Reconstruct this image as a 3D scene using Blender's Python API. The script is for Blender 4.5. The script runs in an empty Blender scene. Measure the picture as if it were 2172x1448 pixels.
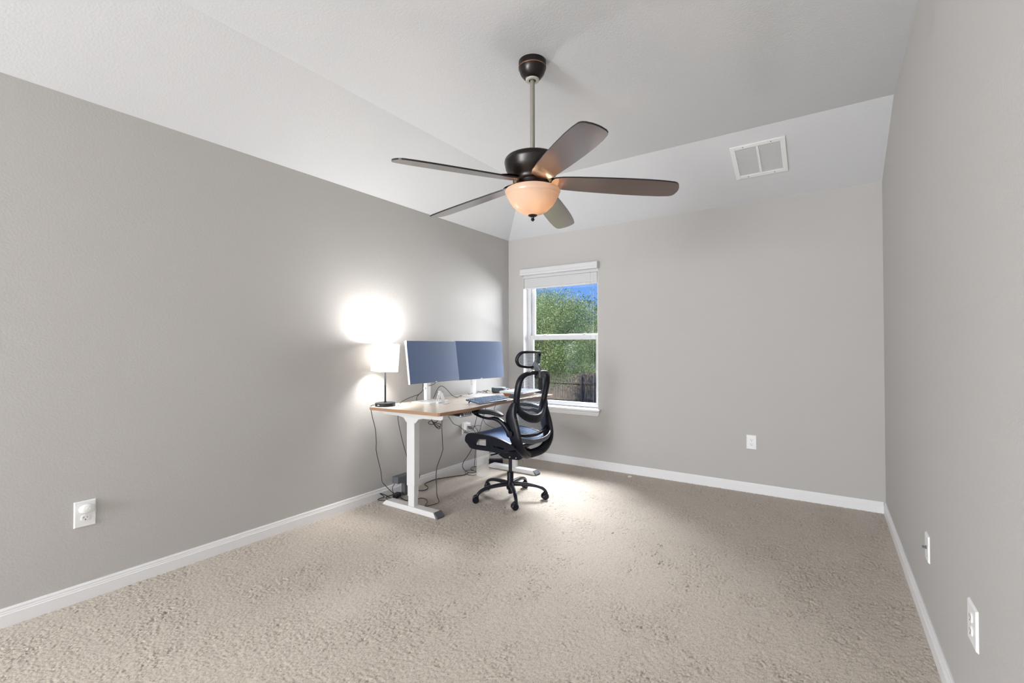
import bpy, bmesh, math, random
import numpy as np
from mathutils import Vector, Matrix
PI = math.pi
R_ = math.radians
rng = random.Random(7)
scene = bpy.context.scene
COL = scene.collection

# ------------------------------------------------------------------ helpers
def link(o):
    COL.objects.link(o)
    return o

def obj(name, bm, m, parent=None, smooth=False, bevel=0.0, seg=2, world=False):
    """link a bmesh as ONE mesh object; world=True: coordinates are world ones, made local to an unrotated parent"""
    if world and parent is not None:
        off = parent.location
        pp = parent.parent
        while pp:
            off = off + pp.location
            pp = pp.parent
        bmesh.ops.translate(bm, verts=bm.verts, vec=-off)
    bmesh.ops.recalc_face_normals(bm, faces=bm.faces)
    me = bpy.data.meshes.new(name)
    bm.to_mesh(me)
    bm.free()
    for mm in (m if isinstance(m, (list, tuple)) else [m]):
        me.materials.append(mm)
    if smooth:
        for p in me.polygons:
            p.use_smooth = True
    o = link(bpy.data.objects.new(name, me))
    if parent is not None:
        o.parent = parent
    if bevel > 0:
        b = o.modifiers.new('bevel', 'BEVEL')
        b.width = bevel
        b.segments = seg
        b.limit_method = 'ANGLE'
        b.angle_limit = R_(40)
    if smooth:
        try:
            me.set_sharp_from_angle(angle=R_(42))
        except Exception:
            pass
    return o

def tag(o, label, cat, group=None, kind=None):
    if label: o['label'] = label
    if cat: o['category'] = cat
    if group: o['group'] = group
    if kind: o['kind'] = kind
    return o

def thing(name, label, cat, loc=(0, 0, 0), rotz=0.0, group=None):
    o = link(bpy.data.objects.new(name, None))
    o.empty_display_size = 0.05
    o.location = loc
    o.rotation_euler = (0, 0, rotz)
    return tag(o, label, cat, group)

def struct(name, bm, m, parent=None, **k):
    o = obj(name, bm, m, parent, **k)
    if parent is None:
        o['kind'] = 'structure'
    return o

def BM():
    return bmesh.new()

def box(bm, x0, x1, y0, y1, z0, z1, mi=0, M=None):
    vs = [bm.verts.new(Vector(p) if M is None else M @ Vector(p)) for p in
          [(x0, y0, z0), (x1, y0, z0), (x1, y1, z0), (x0, y1, z0), (x0, y0, z1), (x1, y0, z1), (x1, y1, z1), (x0, y1, z1)]]
    for f in [(0, 3, 2, 1), (4, 5, 6, 7), (0, 1, 5, 4), (1, 2, 6, 5), (2, 3, 7, 6), (3, 0, 4, 7)]:
        bm.faces.new([vs[i] for i in f]).material_index = mi
    return bm

def bx(*a, **k):
    return box(BM(), *a, **k)

def lathe(bm, prof, n=48, c=(0, 0, 0), closed=True, M=None, mi=0):
    """prof = [(r,z)...] spun about z"""
    rings = []
    for r, z in prof:
        if r < 1e-6:
            p = Vector((c[0], c[1], c[2] + z))
            rings.append([bm.verts.new(p if M is None else M @ p)])
        else:
            ring = []
            for i in range(n):
                a = 2 * PI * i / n
                p = Vector((c[0] + r * math.cos(a), c[1] + r * math.sin(a), c[2] + z))
                ring.append(bm.verts.new(p if M is None else M @ p))
            rings.append(ring)
    for A, B in zip(rings, rings[1:]):
        for i in range(n):
            j = (i + 1) % n
            try:
                if len(A) == 1 and len(B) == 1: continue
                if len(A) == 1: f = bm.faces.new((A[0], B[i], B[j]))
                elif len(B) == 1: f = bm.faces.new((A[i], A[j], B[0]))
                else: f = bm.faces.new((A[i], A[j], B[j], B[i]))
                f.material_index = mi
            except ValueError:
                pass
    if closed:
        for rg in (rings[0], rings[-1]):
            if len(rg) > 1:
                try: bm.faces.new(rg).material_index = mi
                except ValueError: pass
    return bm

def catmull(pts, sub, closed=False):
    P = [np.array(p, float) for p in pts]
    n = len(P)
    out = []
    rngn = n if closed else n - 1
    for i in range(rngn):
        if closed:
            a, b, c, d = P[(i - 1) % n], P[i], P[(i + 1) % n], P[(i + 2) % n]
        else:
            b, c = P[i], P[i + 1]
            a = P[i - 1] if i > 0 else 2 * b - c
            d = P[i + 2] if i + 2 < n else 2 * c - b
        for s in range(sub):
            t = s / sub
            out.append(0.5 * ((2 * b) + (-a + c) * t + (2 * a - 5 * b + 4 * c - d) * t * t + (-a + 3 * b - 3 * c + d) * t ** 3))
    if not closed:
        out.append(P[-1])
    return out

def sweep(bm, pts, up=(0, 0, 1), sub=6, sides=12, power=2.0, closed=False, r=None, round_ends=True):
    """pts (x,y,z,a,b): a = half size across (t x up), b = half size along up; superellipse section"""
    if r is not None:
        pts = [tuple(p[:3]) + (r, r) for p in pts]
    C = catmull(pts, sub, closed)
    n = len(C)
    rings = []
    up0 = Vector(up).normalized()
    prev = None
    for i, c in enumerate(C):
        p = Vector(c[:3])
        if closed:
            t = Vector(C[(i + 1) % n][:3]) - Vector(C[i - 1][:3])
        else:
            t = Vector(C[min(i + 1, n - 1)][:3]) - Vector(C[max(i - 1, 0)][:3])
        if t.length < 1e-9: t = Vector((0, 0, 1))
        t.normalize()
        u = up0 if (prev is None or r is None) else prev
        nn = u - t * u.dot(t)
        if nn.length < 1e-3:
            nn = t.orthogonal()
        nn.normalize()
        prev = nn
        s = t.cross(nn)
        a, b = max(c[3], 1e-4), max(c[4], 1e-4)
        ring = []
        for k in range(sides):
            th = 2 * PI * k / sides
            cx, sx = math.cos(th), math.sin(th)
            e = 2.0 / power
            ring.append(bm.verts.new(p + s * (a * math.copysign(abs(cx) ** e, cx)) + nn * (b * math.copysign(abs(sx) ** e, sx))))
        rings.append(ring)
    m = n if closed else n - 1
    for i in range(m):
        A, B = rings[i], rings[(i + 1) % n]
        for k in range(sides):
            j = (k + 1) % sides
            bm.faces.new((A[k], A[j], B[j], B[k]))
    if not closed:
        bm.faces.new(rings[0][::-1])
        bm.faces.new(rings[-1])
    return bm

def plate(bm, outer, holes, thick, fn):
    """2D outline (+ holes) filled and given thickness; fn(u,v,w)->world"""
    loops = [outer] + list(holes)
    tmp = bmesh.new()
    for L in loops:
        vs = [tmp.verts.new((u, v, 0)) for u, v in L]
        for i in range(len(vs)):
            tmp.edges.new((vs[i], vs[(i + 1) % len(vs)]))
    bmesh.ops.triangle_fill(tmp, use_beauty=True, use_dissolve=False, edges=tmp.edges[:])
    tmp.verts.ensure_lookup_table(); tmp.verts.index_update()
    top = [bm.verts.new(fn(v.co.x, v.co.y, thick / 2)) for v in tmp.verts]
    bot = [bm.verts.new(fn(v.co.x, v.co.y, -thick / 2)) for v in tmp.verts]
    for f in tmp.faces:
        ids = [v.index for v in f.verts]
        bm.faces.new([top[i] for i in ids]); bm.faces.new([bot[i] for i in reversed(ids)])
    for e in tmp.edges:
        if len(e.link_faces) == 1:
            a, b = e.verts[0].index, e.verts[1].index
            bm.faces.new((top[a], top[b], bot[b], bot[a]))
    tmp.free()
    return bm

def rrect(x0, x1, y0, y1, r, n=5):
    out = []
    for cx, cy, a0 in ((x1 - r, y1 - r, 0), (x0 + r, y1 - r, 90), (x0 + r, y0 + r, 180), (x1 - r, y0 + r, 270)):
        for i in range(n + 1):
            a = R_(a0 + 90 * i / n)
            out.append((cx + r * math.cos(a), cy + r * math.sin(a)))
    return out

def copy_tree(o, parent=None):
    c = o.copy()
    COL.objects.link(c)
    c.parent = parent
    for ch in list(o.children):
        copy_tree(ch, c)
    return c

# ------------------------------------------------------------------ materials
def mat(name, col, rough=0.6, metal=0.0, spec=0.5, bump=None, vary=None, coat=0.0, emis=None, alpha=None, ior=None, sheen=0.0):
    m = bpy.data.materials.new(name)
    m.use_nodes = True
    nt = m.node_tree
    b = nt.nodes['Principled BSDF']
    b.inputs['Base Color'].default_value = (*col, 1)
    b.inputs['Roughness'].default_value = rough
    b.inputs['Metallic'].default_value = metal
    b.inputs['Specular IOR Level'].default_value = spec
    b.inputs['Coat Weight'].default_value = coat
    b.inputs['Coat Roughness'].default_value = 0.2
    b.inputs['Sheen Weight'].default_value = sheen
    if emis:
        b.inputs['Emission Color'].default_value = (*emis[0], 1)
        b.inputs['Emission Strength'].default_value = emis[1]
    tc = nt.nodes.new('ShaderNodeTexCoord')
    if bump:  # list of (scale, detail, distance)
        prev = None
        for sc, det, dist in bump:
            nz = nt.nodes.new('ShaderNodeTexNoise')
            nz.inputs['Scale'].default_value = sc
            nz.inputs['Detail'].default_value = det
            nt.links.new(tc.outputs['Object'], nz.inputs['Vector'])
            bp = nt.nodes.new('ShaderNodeBump')
            bp.inputs['Strength'].default_value = 1.0
            bp.inputs['Distance'].default_value = dist
            nt.links.new(nz.outputs['Fac'], bp.inputs['Height'])
            if prev: nt.links.new(prev.outputs['Normal'], bp.inputs['Normal'])
            prev = bp
        nt.links.new(prev.outputs['Normal'], b.inputs['Normal'])
    if vary:  # (scale, detail, colour2, lo, hi, stretch)
        sc, det, c2, lo, hi, st = vary
        mp = nt.nodes.new('ShaderNodeMapping')
        mp.inputs['Scale'].default_value = st
        nt.links.new(tc.outputs['Object'], mp.inputs['Vector'])
        nz = nt.nodes.new('ShaderNodeTexNoise')
        nz.inputs['Scale'].default_value = sc
        nz.inputs['Detail'].default_value = det
        nt.links.new(mp.outputs['Vector'], nz.inputs['Vector'])
        rp = nt.nodes.new('ShaderNodeValToRGB')
        rp.color_ramp.elements[0].position = lo
        rp.color_ramp.elements[1].position = hi
        rp.color_ramp.elements[0].color = (*col, 1)
        rp.color_ramp.elements[1].color = (*c2, 1)
        nt.links.new(nz.outputs['Fac'], rp.inputs['Fac'])
        nt.links.new(rp.outputs['Color'], b.inputs['Base Color'])
    return m

def glassy(name, fac=0.07, tint=(1, 1, 1), rough=0.0):
    m = bpy.data.materials.new(name)
    m.use_nodes = True
    nt = m.node_tree
    nt.nodes.clear()
    out = nt.nodes.new('ShaderNodeOutputMaterial')
    tr = nt.nodes.new('ShaderNodeBsdfTransparent'); tr.inputs['Color'].default_value = (*tint, 1)
    gl = nt.nodes.new('ShaderNodeBsdfGlossy'); gl.inputs['Roughness'].default_value = rough
    mx = nt.nodes.new('ShaderNodeMixShader'); mx.inputs['Fac'].default_value = fac
    nt.links.new(tr.outputs[0], mx.inputs[1]); nt.links.new(gl.outputs[0], mx.inputs[2])
    nt.links.new(mx.outputs[0], out.inputs['Surface'])
    return m

def mesh_fabric(name, col, axis, period, open_fac, rough=0.5):
    """woven elastic mesh: fine horizontal threads with open gaps between them"""
    m = bpy.data.materials.new(name)
    m.use_nodes = True
    nt = m.node_tree
    b = nt.nodes['Principled BSDF']
    b.inputs['Base Color'].default_value = (*col, 1)
    b.inputs['Roughness'].default_value = rough
    out = nt.nodes['Material Output']
    tc = nt.nodes.new('ShaderNodeTexCoord')
    sp = nt.nodes.new('ShaderNodeSeparateXYZ')
    nt.links.new(tc.outputs['Object'], sp.inputs[0])
    mu = nt.nodes.new('ShaderNodeMath'); mu.operation = 'MULTIPLY'; mu.inputs[1].default_value = 1.0 / period
    nt.links.new(sp.outputs[axis], mu.inputs[0])
    fr = nt.nodes.new('ShaderNodeMath'); fr.operation = 'FRACT'
    nt.links.new(mu.outputs[0], fr.inputs[0])
    gt = nt.nodes.new('ShaderNodeMath'); gt.operation = 'GREATER_THAN'; gt.inputs[1].default_value = 0.62
    nt.links.new(fr.outputs[0], gt.inputs[0])
    ma = nt.nodes.new('ShaderNodeMath'); ma.operation = 'MULTIPLY_ADD'
    ma.inputs[1].default_value = 0.62; ma.inputs[2].default_value = 1.0 - open_fac
    nt.links.new(gt.outputs[0], ma.inputs[0])
    cl = nt.nodes.new('ShaderNodeClamp')
    nt.links.new(ma.outputs[0], cl.inputs[0])
    tr = nt.nodes.new('ShaderNodeBsdfTransparent')
    mx = nt.nodes.new('ShaderNodeMixShader')
    nt.links.new(cl.outputs[0], mx.inputs['Fac'])
    nt.links.new(tr.outputs[0], mx.inputs[1]); nt.links.new(b.outputs[0], mx.inputs[2])
    nt.links.new(mx.outputs[0], out.inputs['Surface'])
    return m

def translucent(name, col, tfac, emis=None, rough=0.4, gloss=0.04):
    m = bpy.data.materials.new(name)
    m.use_nodes = True
    nt = m.node_tree
    nt.nodes.clear()
    out = nt.nodes.new('ShaderNodeOutputMaterial')
    tl = nt.nodes.new('ShaderNodeBsdfTranslucent'); tl.inputs['Color'].default_value = (*col, 1)
    df = nt.nodes.new('ShaderNodeBsdfDiffuse'); df.inputs['Color'].default_value = (*col, 1)
    mx = nt.nodes.new('ShaderNodeMixShader'); mx.inputs['Fac'].default_value = tfac
    nt.links.new(df.outputs[0], mx.inputs[1]); nt.links.new(tl.outputs[0], mx.inputs[2])
    gl = nt.nodes.new('ShaderNodeBsdfGlossy'); gl.inputs['Roughness'].default_value = rough
    m2 = nt.nodes.new('ShaderNodeMixShader'); m2.inputs['Fac'].default_value = gloss
    nt.links.new(mx.outputs[0], m2.inputs[1]); nt.links.new(gl.outputs[0], m2.inputs[2])
    last = m2
    if emis:
        em = nt.nodes.new('ShaderNodeEmission'); em.inputs['Color'].default_value = (*emis[0], 1); em.inputs['Strength'].default_value = emis[1]
        ad = nt.nodes.new('ShaderNodeAddShader')
        nt.links.new(m2.outputs[0], ad.inputs[0]); nt.links.new(em.outputs[0], ad.inputs[1])
        last = ad
    nt.links.new(last.outputs[0], out.inputs['Surface'])
    return m

M = {}
M['wall'] = mat('wall_paint', (0.475, 0.463, 0.447), 0.8, spec=0.2, bump=[(115, 2, 0.0008)])
M['ceil'] = mat('ceiling_paint', (0.640, 0.650, 0.665), 0.85, spec=0.2, bump=[(100, 2, 0.0009)])
M['trim'] = mat('white_trim_paint', (0.77, 0.77, 0.775), 0.4)
M['vinyl'] = mat('white_vinyl', (0.62, 0.62, 0.63), 0.35)
M['plastic_w'] = mat('white_plastic', (0.80, 0.80, 0.80), 0.35)
M['metal_w'] = mat('white_powder_coated_metal', (0.67, 0.67, 0.665), 0.4)
M['slot'] = mat('dark_slot', (0.03, 0.03, 0.03), 0.6)
M['carpet'] = mat('beige_carpet_pile', (0.225, 0.190, 0.155), 0.95, spec=0.1, vary=(240, 3, (0.505, 0.450, 0.385), 0.27, 0.50, (1, 1, 1)), sheen=0.15)
M['glass'] = glassy('window_glass', 0.012)
M['black'] = mat('black_plastic', (0.004, 0.0048, 0.010), 0.36, spec=0.28, bump=[(500, 2, 0.0002)])
M['black_soft'] = mat('black_soft_rubber', (0.006, 0.007, 0.011), 0.5, spec=0.3)
M['bluegrey'] = mat('painted_steel_base', (0.008, 0.010, 0.018), 0.3)
M['greyplastic'] = mat('dark_grey_plastic', (0.10, 0.11, 0.12), 0.45)
M['cable'] = mat('black_cable_jacket', (0.02, 0.02, 0.02), 0.5)
M['cable_w'] = mat('white_cable_jacket', (0.75, 0.75, 0.74), 0.5)
M['chrome'] = mat('chrome', (0.7, 0.7, 0.7), 0.2, metal=1.0)
M['net'] = mesh_fabric('sky_tinted_elastic_mesh', (0.13, 0.17, 0.25), 'Z', 0.0085, 0.74)  # bluish reflection lightened into the thread colour
M['seatnet'] = mat('sky_tinted_seat_mesh', (0.085, 0.150, 0.31), 0.6, spec=0.15, bump=[(900, 1, 0.0004)])  # dark mesh, the window's blue reflection put into its colour
M['bronze'] = mat('oil_rubbed_bronze', (0.010, 0.006, 0.005), 0.30, metal=0.35, spec=0.6)
M['bronze_line'] = mat('copper_rubbed_edge', (0.28, 0.14, 0.08), 0.35, metal=0.7)
M['nickel'] = mat('brushed_taupe_rod', (0.33, 0.31, 0.27), 0.4, metal=0.6)
M['blade'] = mat('walnut_blade_face', (0.105, 0.052, 0.036), 0.25, spec=1.0, coat=1.0, vary=(6, 5, (0.055, 0.028, 0.02), 0.35, 0.65, (1.2, 14, 14)))
M['blade_edge'] = mat('dark_blade_edge', (0.012, 0.01, 0.01), 0.4)
M['bowl'] = translucent('frosted_glass_bowl', (0.68, 0.545, 0.43), 0.30, rough=0.25, gloss=0.05)
M['shade'] = translucent('white_linen_shade', (0.95, 0.94, 0.92), 0.5)
M['oak'] = mat('light_oak_laminate', (0.77, 0.675, 0.565), 0.25, vary=(5, 6, (0.70, 0.59, 0.47), 0.3, 0.7, (14, 1.0, 14)), coat=0.5)
M['oak_edge'] = mat('brown_desk_edge_band', (0.42, 0.26, 0.155), 0.45, vary=(14, 5, (0.30, 0.17, 0.10), 0.3, 0.7, (6, 2, 30)))
M['screen'] = mat('unlit_screen_glass', (0.068, 0.115, 0.225), 0.28, spec=0.9)
M['silver'] = mat('silver_aluminium', (0.72, 0.73, 0.75), 0.35, metal=0.6)
M['greydark'] = mat('charcoal_fabric', (0.06, 0.07, 0.085), 0.6)
M['key'] = mat('slate_blue_key', (0.20, 0.26, 0.38), 0.35)
M['kbd'] = mat('black_keyboard_case', (0.03, 0.04, 0.07), 0.35)
M['clear'] = mat('clear_grey_plastic', (0.42, 0.43, 0.45), 0.12, coat=0.8)
M['red'] = mat('red_switch', (0.45, 0.05, 0.07), 0.4)
M['tan'] = mat('tan_wood', (0.34, 0.18, 0.09), 0.45)
M['paper'] = mat('pale_blue_lid', (0.50, 0.57, 0.68), 0.3, coat=0.4)
M['frost'] = None

# ------------------------------------------------------------------ room shell
XL, YB, XR, ZW = -2.998, 4.344, 0.350, 2.437
H2, KX, KY, YR = 2.742, -2.328, 3.592, -6.0
T = 0.12
WX0, WX1, WZ0, WZ1 = -2.80, -1.905, 0.575, 2.03      # window opening in the back wall

# floor: carpet pile as real relief
def make_floor():
    rs = np.random.RandomState(3)
    def grid(x0, x1, y0, y1, st):
        ys = [y0]
        while ys[-1] < y1:
            ys.append(ys[-1] + st * (1.0 + 0.32 * (ys[-1] - y0)))      # finer rows where the carpet is seen close up
        ys[-1] = y1
        nx, ny = int(round((x1 - x0) / (st * 1.15))) + 1, len(ys)
        X, Y = np.meshgrid(np.linspace(x0, x1, nx), np.array(ys))
        def noise(cell):
            gx, gy = int((x1 - x0) / cell) + 3, int((y1 - y0) / cell) + 3
            g = rs.rand(gy, gx)
            u, v = (X - x0) / cell, (Y - y0) / cell
            iu, iv = u.astype(int), v.astype(int)
            fu, fv = u - iu, v - iv
            fu, fv = fu * fu * (3 - 2 * fu), fv * fv * (3 - 2 * fv)
            return (g[iv, iu] * (1 - fu) * (1 - fv) + g[iv, iu + 1] * fu * (1 - fv) + g[iv + 1, iu] * (1 - fu) * fv + g[iv + 1, iu + 1] * fu * fv)
        patch = np.clip((noise(0.16) * 0.6 + noise(0.06) * 0.4 - 0.35) * 2.2, 0, 1)
        tuft = noise(0.0105) * 0.4 + rs.rand(ny, nx) * 0.6
        Z = -0.0015 + 0.0066 * (tuft - 0.5) * (0.6 + 0.7 * patch) - 0.010 * (noise(0.008) > 0.80) * (noise(0.011) > .5) * (.15 + patch) + 0.001 * (noise(0.2) - 0.5)
        X = X + (rs.rand(ny, nx) - .5) * st * 0.6
        Y = Y + (rs.rand(ny, nx) - .5) * st * 0.6
        X[:, 0] = x0; X[:, -1] = x1; Y[0, :] = y0; Y[-1, :] = y1
        co = np.stack([X, Y, Z], -1).reshape(-1, 3)
        i = np.arange(nx * ny).reshape(ny, nx)
        f = np.stack([i[:-1, :-1], i[:-1, 1:], i[1:, 1:], i[1:, :-1]], -1).reshape(-1, 4)
        return co, f
    c1, f1 = grid(XL, XR, 0.25, YB, 0.0036)
    co = np.concatenate([c1, np.array([[XL, YR, -.002], [XR, YR, -.002], [XR, 0.25, -.002], [XL, 0.25, -.002]])])
    f = np.concatenate([f1, [[len(c1), len(c1) + 1, len(c1) + 2, len(c1) + 3]]])
    me = bpy.data.meshes.new('floor')
    me.vertices.add(len(co)); me.vertices.foreach_set('co', co.ravel())
    me.loops.add(f.size); me.loops.foreach_set('vertex_index', f.ravel().astype(np.int32))
    me.polygons.add(len(f)); me.polygons.foreach_set('loop_start', np.arange(0, f.size, 4, dtype=np.int32))
    me.update(calc_edges=True)
    me.materials.append(M['carpet'])
    o = link(bpy.data.objects.new('floor', me))
    o['kind'] = 'structure'
make_floor()

struct('wall_left', bx(XL - T, XL, YR - T, YB + T, -0.1, ZW + 0.02), M['wall'])
struct('wall_right', bx(XR, XR + T, YR - T, YB + T, -0.1, H2 + 0.02), M['wall'])
b = BM()
box(b, XL, WX0, YB, YB + T, -0.1, ZW + .01); box(b, WX1, XR, YB, YB + T, -0.1, ZW + .01)
box(b, WX0, WX1, YB, YB + T, -0.1, WZ0); box(b, WX0, WX1, YB, YB + T, WZ1, ZW + .01)
struct('wall_back', b, M['wall'])
# rear wall, behind the camera, with a wide opening added for fill light
RX0, RX1, RZ0, RZ1 = -2.5, -0.1, 0.75, 2.2
b = BM()
box(b, XL, RX0, YR - T, YR, -0.1, H2 + .02); box(b, RX1, XR, YR - T, YR, -0.1, H2 + .02)
box(b, RX0, RX1, YR - T, YR, -0.1, RZ0); box(b, RX0, RX1, YR - T, YR, RZ1, H2 + .02)
struct('wall_rear', b, M['wall'])
# vaulted ceiling: two slopes rising to a flat centre
b = BM()
V = {k: b.verts.new(p) for k, p in dict(A=(XL, YB, ZW), B=(XR, YB, ZW), C=(XR, KY, H2), D=(KX, KY, H2), E=(KX, YR, H2), F=(XL, YR, ZW), G=(XR, YR, H2)).items()}
fs = [b.faces.new([V[k] for k in s]) for s in ('ADCB', 'FEDA', 'EGCD')]
top = {k: b.verts.new(v.co + Vector((0, 0, 0.12))) for k, v in V.items()}
for s in ('ADCB', 'FEDA', 'EGCD'):
    b.faces.new([top[k] for k in reversed(s)])
for p, q_ in ('AB', 'BC', 'CG', 'GE', 'EF', 'FA'):
    b.faces.new((V[p], V[q_], top[q_], top[p]))
struct('ceiling', b, M['ceil'])

# baseboards with a stepped profile
BP = [(0.0, -0.02), (0.013, -0.02), (0.013, 0.052), (0.0105, 0.056), (0.0105, 0.061), (0.0085, 0.064), (0.0085, 0.072), (0.005, 0.080), (0.0, 0.080)]
def baseboard(name, fn, u0, u1):
    bm = BM()
    A = [bm.verts.new(fn(u0, d, z)) for d, z in BP]
    B = [bm.verts.new(fn(u1, d, z)) for d, z in BP]
    n = len(BP)
    for i in range(n):
        j = (i + 1) % n
        bm.faces.new((A[i], A[j], B[j], B[i]))
    bm.faces.new(A); bm.faces.new(B[::-1])
    struct(name, bm, M['trim'])
baseboard('baseboard_left', lambda u, d, z: Vector((XL + d, u, z)), YR, YB)
baseboard('baseboard_back', lambda u, d, z: Vector((u, YB - d, z)), XL + .013, XR - .013)
baseboard('baseboard_right', lambda u, d, z: Vector((XR - d, u, z)), YR, YB)
baseboard('baseboard_rear', lambda u, d, z: Vector((u, YR + d, z)), XL + .013, XR - .013)

# ------------------------------------------------------------------ back window
w = thing('window_1', None, None, (-2.35, YB, 0.6)); w['kind'] = 'structure'
yf = YB + 0.085          # room-side face of the vinyl frame
b = BM()
box(b, WX0, WX0 + .004, YB, yf + .03, WZ0, WZ1); box(b, WX1 - .004, WX1, YB, yf + .03, WZ0, WZ1); box(b, WX0, WX1, YB, yf + .03, WZ1 - .004, WZ1)
obj('window_jamb', b, M['trim'], w, world=True)
b = BM()
box(b, WX0 + .004, WX0 + .040, yf, yf + .07, .60, WZ1); box(b, WX1 - .040, WX1 - .004, yf, yf + .07, .60, WZ1)
box(b, WX0 + .04, WX1 - .04, yf, yf + .07, .595, .625); box(b, WX0 + .04, WX1 - .04, yf, yf + .07, WZ1 - .03, WZ1)
obj('window_frame', b, M['vinyl'], w, bevel=.003, world=True)
def sash(name, x0, x1, z0, z1, y0, y1, fw, fh_b, fh_t):
    bm = BM()
    box(bm, x0, x0 + fw, y0, y1, z0, z1); box(bm, x1 - fw, x1, y0, y1, z0, z1)
    box(bm, x0 + fw, x1 - fw, y0, y1, z0, z0 + fh_b); box(bm, x0 + fw, x1 - fw, y0, y1, z1 - fh_t, z1)
    s = obj(name, bm, M['vinyl'], w, bevel=.004, world=True)
    obj('pane', bx(x0 + fw, x1 - fw, (y0 + y1) / 2 - .003, (y0 + y1) / 2 + .003, z0 + fh_b, z1 - fh_t), M['glass'], s, world=True)
    return s
sash('upper_sash', WX0 + .040, WX1 - .016, 1.325, 2.0, yf + .036, yf + .062, .040, .036, .04)
sash('lower_sash', WX0 + .030, WX1 - .018, .618, 1.352, yf + .004, yf + .032, .044, .022, .052)
for cx in (-2.58, -2.10):
    bm = BM()
    lathe(bm, [(.018, 0), (.018, .006), (.010, .012), (0, .012)], 20, (cx, yf + .018, 1.352))
    box(bm, cx - .03, cx + .012, yf + .012, yf + .022, 1.358, 1.364)
    obj('sash_lock', bm, M['vinyl'], w, world=True)
# stool and apron
bm = BM()
prof = [(0.0, .592), (-.052, .592), (-.057, .587), (-.057, .574), (-.050, .569), (-.030, .563), (-.024, .545), (-.016, .538), (-.012, .524), (0.0, .524)]
xs0, xs1 = -2.86, -1.872
inset = [0, 0, 0, 0, .004, .010, .018, .026, .032, .032]
A = [bm.verts.new((xs0 + i, YB + d, z)) for (d, z), i in zip(prof, inset)]
B = [bm.verts.new((xs1 - i, YB + d, z)) for (d, z), i in zip(prof, inset)]
for i in range(len(prof)):
    j = (i + 1) % len(prof); bm.faces.new((A[i], A[j], B[j], B[i]))
bm.faces.new(A); bm.faces.new(B[::-1])
box(bm, WX0 + .004, WX1 - .004, YB, yf, .575, .592)
obj('window_sill', bm, M['trim'], w, bevel=.0015, world=True)

# raised blind
bl = thing('window_blind', 'white faux wood blind raised to the top of the window under its valance', 'blind', (-2.35, YB - .02, 1.87))
bm = BM()
vp = [(-.046, 2.082), (-.050, 2.074), (-.050, 2.040), (-.053, 2.034), (-.053, 2.018), (-.049, 2.012), (-.040, 2.012), (-.040, 2.082)]
A = [bm.verts.new((-2.812, YB + d, z)) for d, z in vp]; B = [bm.verts.new((-1.890, YB + d, z)) for d, z in vp]
for i in range(len(vp)):
    j = (i + 1) % len(vp); bm.faces.new((A[i], A[j], B[j], B[i]))
bm.faces.new(A); bm.faces.new(B[::-1])
box(bm, -2.812, -2.804, YB - .040, YB, 2.014, 2.080); box(bm, -1.898, -1.890, YB - .040, YB, 2.014, 2.080)
obj('valance', bm, M['vinyl'], bl, world=True)
obj('head_rail', bx(-2.795, -1.912, YB + .005, YB + .055, 1.985, 2.026), M['vinyl'], bl, world=True)
bm = BM()
n = 24
for i in range(n):
    z = 1.885 + i * (.098 / n)
    box(bm, -2.790, -1.916, YB + .006 + rng.uniform(0, .0008), YB + .054, z, z + .0037)
obj('slat_stack', bm, M['vinyl'], bl, world=True)
obj('bottom_rail', bx(-2.790, -1.916, YB + .006, YB + .054, 1.868, 1.884), M['vinyl'], bl, bevel=.002, world=True)
for cx in (-2.66, -2.36, -2.05):
    obj('ladder_string', bx(cx - .0006, cx + .0006, YB + .0045, YB + .0055, 1.868, 1.99), M['cable_w'], bl, world=True)
bm = BM(); sweep(bm, [(-1.985, YB + .0, 1.99), (-1.986, YB + .0, 1.55), (-1.984, YB + .002, 1.25)], r=.0018, sides=8, sub=2)
obj('tilt_wand', bm, glassy('clear_wand', .25), bl, smooth=True, world=True)
bm = BM(); sweep(bm, [(-1.955, YB + .002, 1.99), (-1.956, YB + .002, 1.3), (-1.955, YB - .006, .66), (-1.954, YB - .02, .61)], r=.0007, sides=6, sub=2)
obj('lift_cord', bm, M['cable_w'], bl, smooth=True, world=True)

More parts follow.
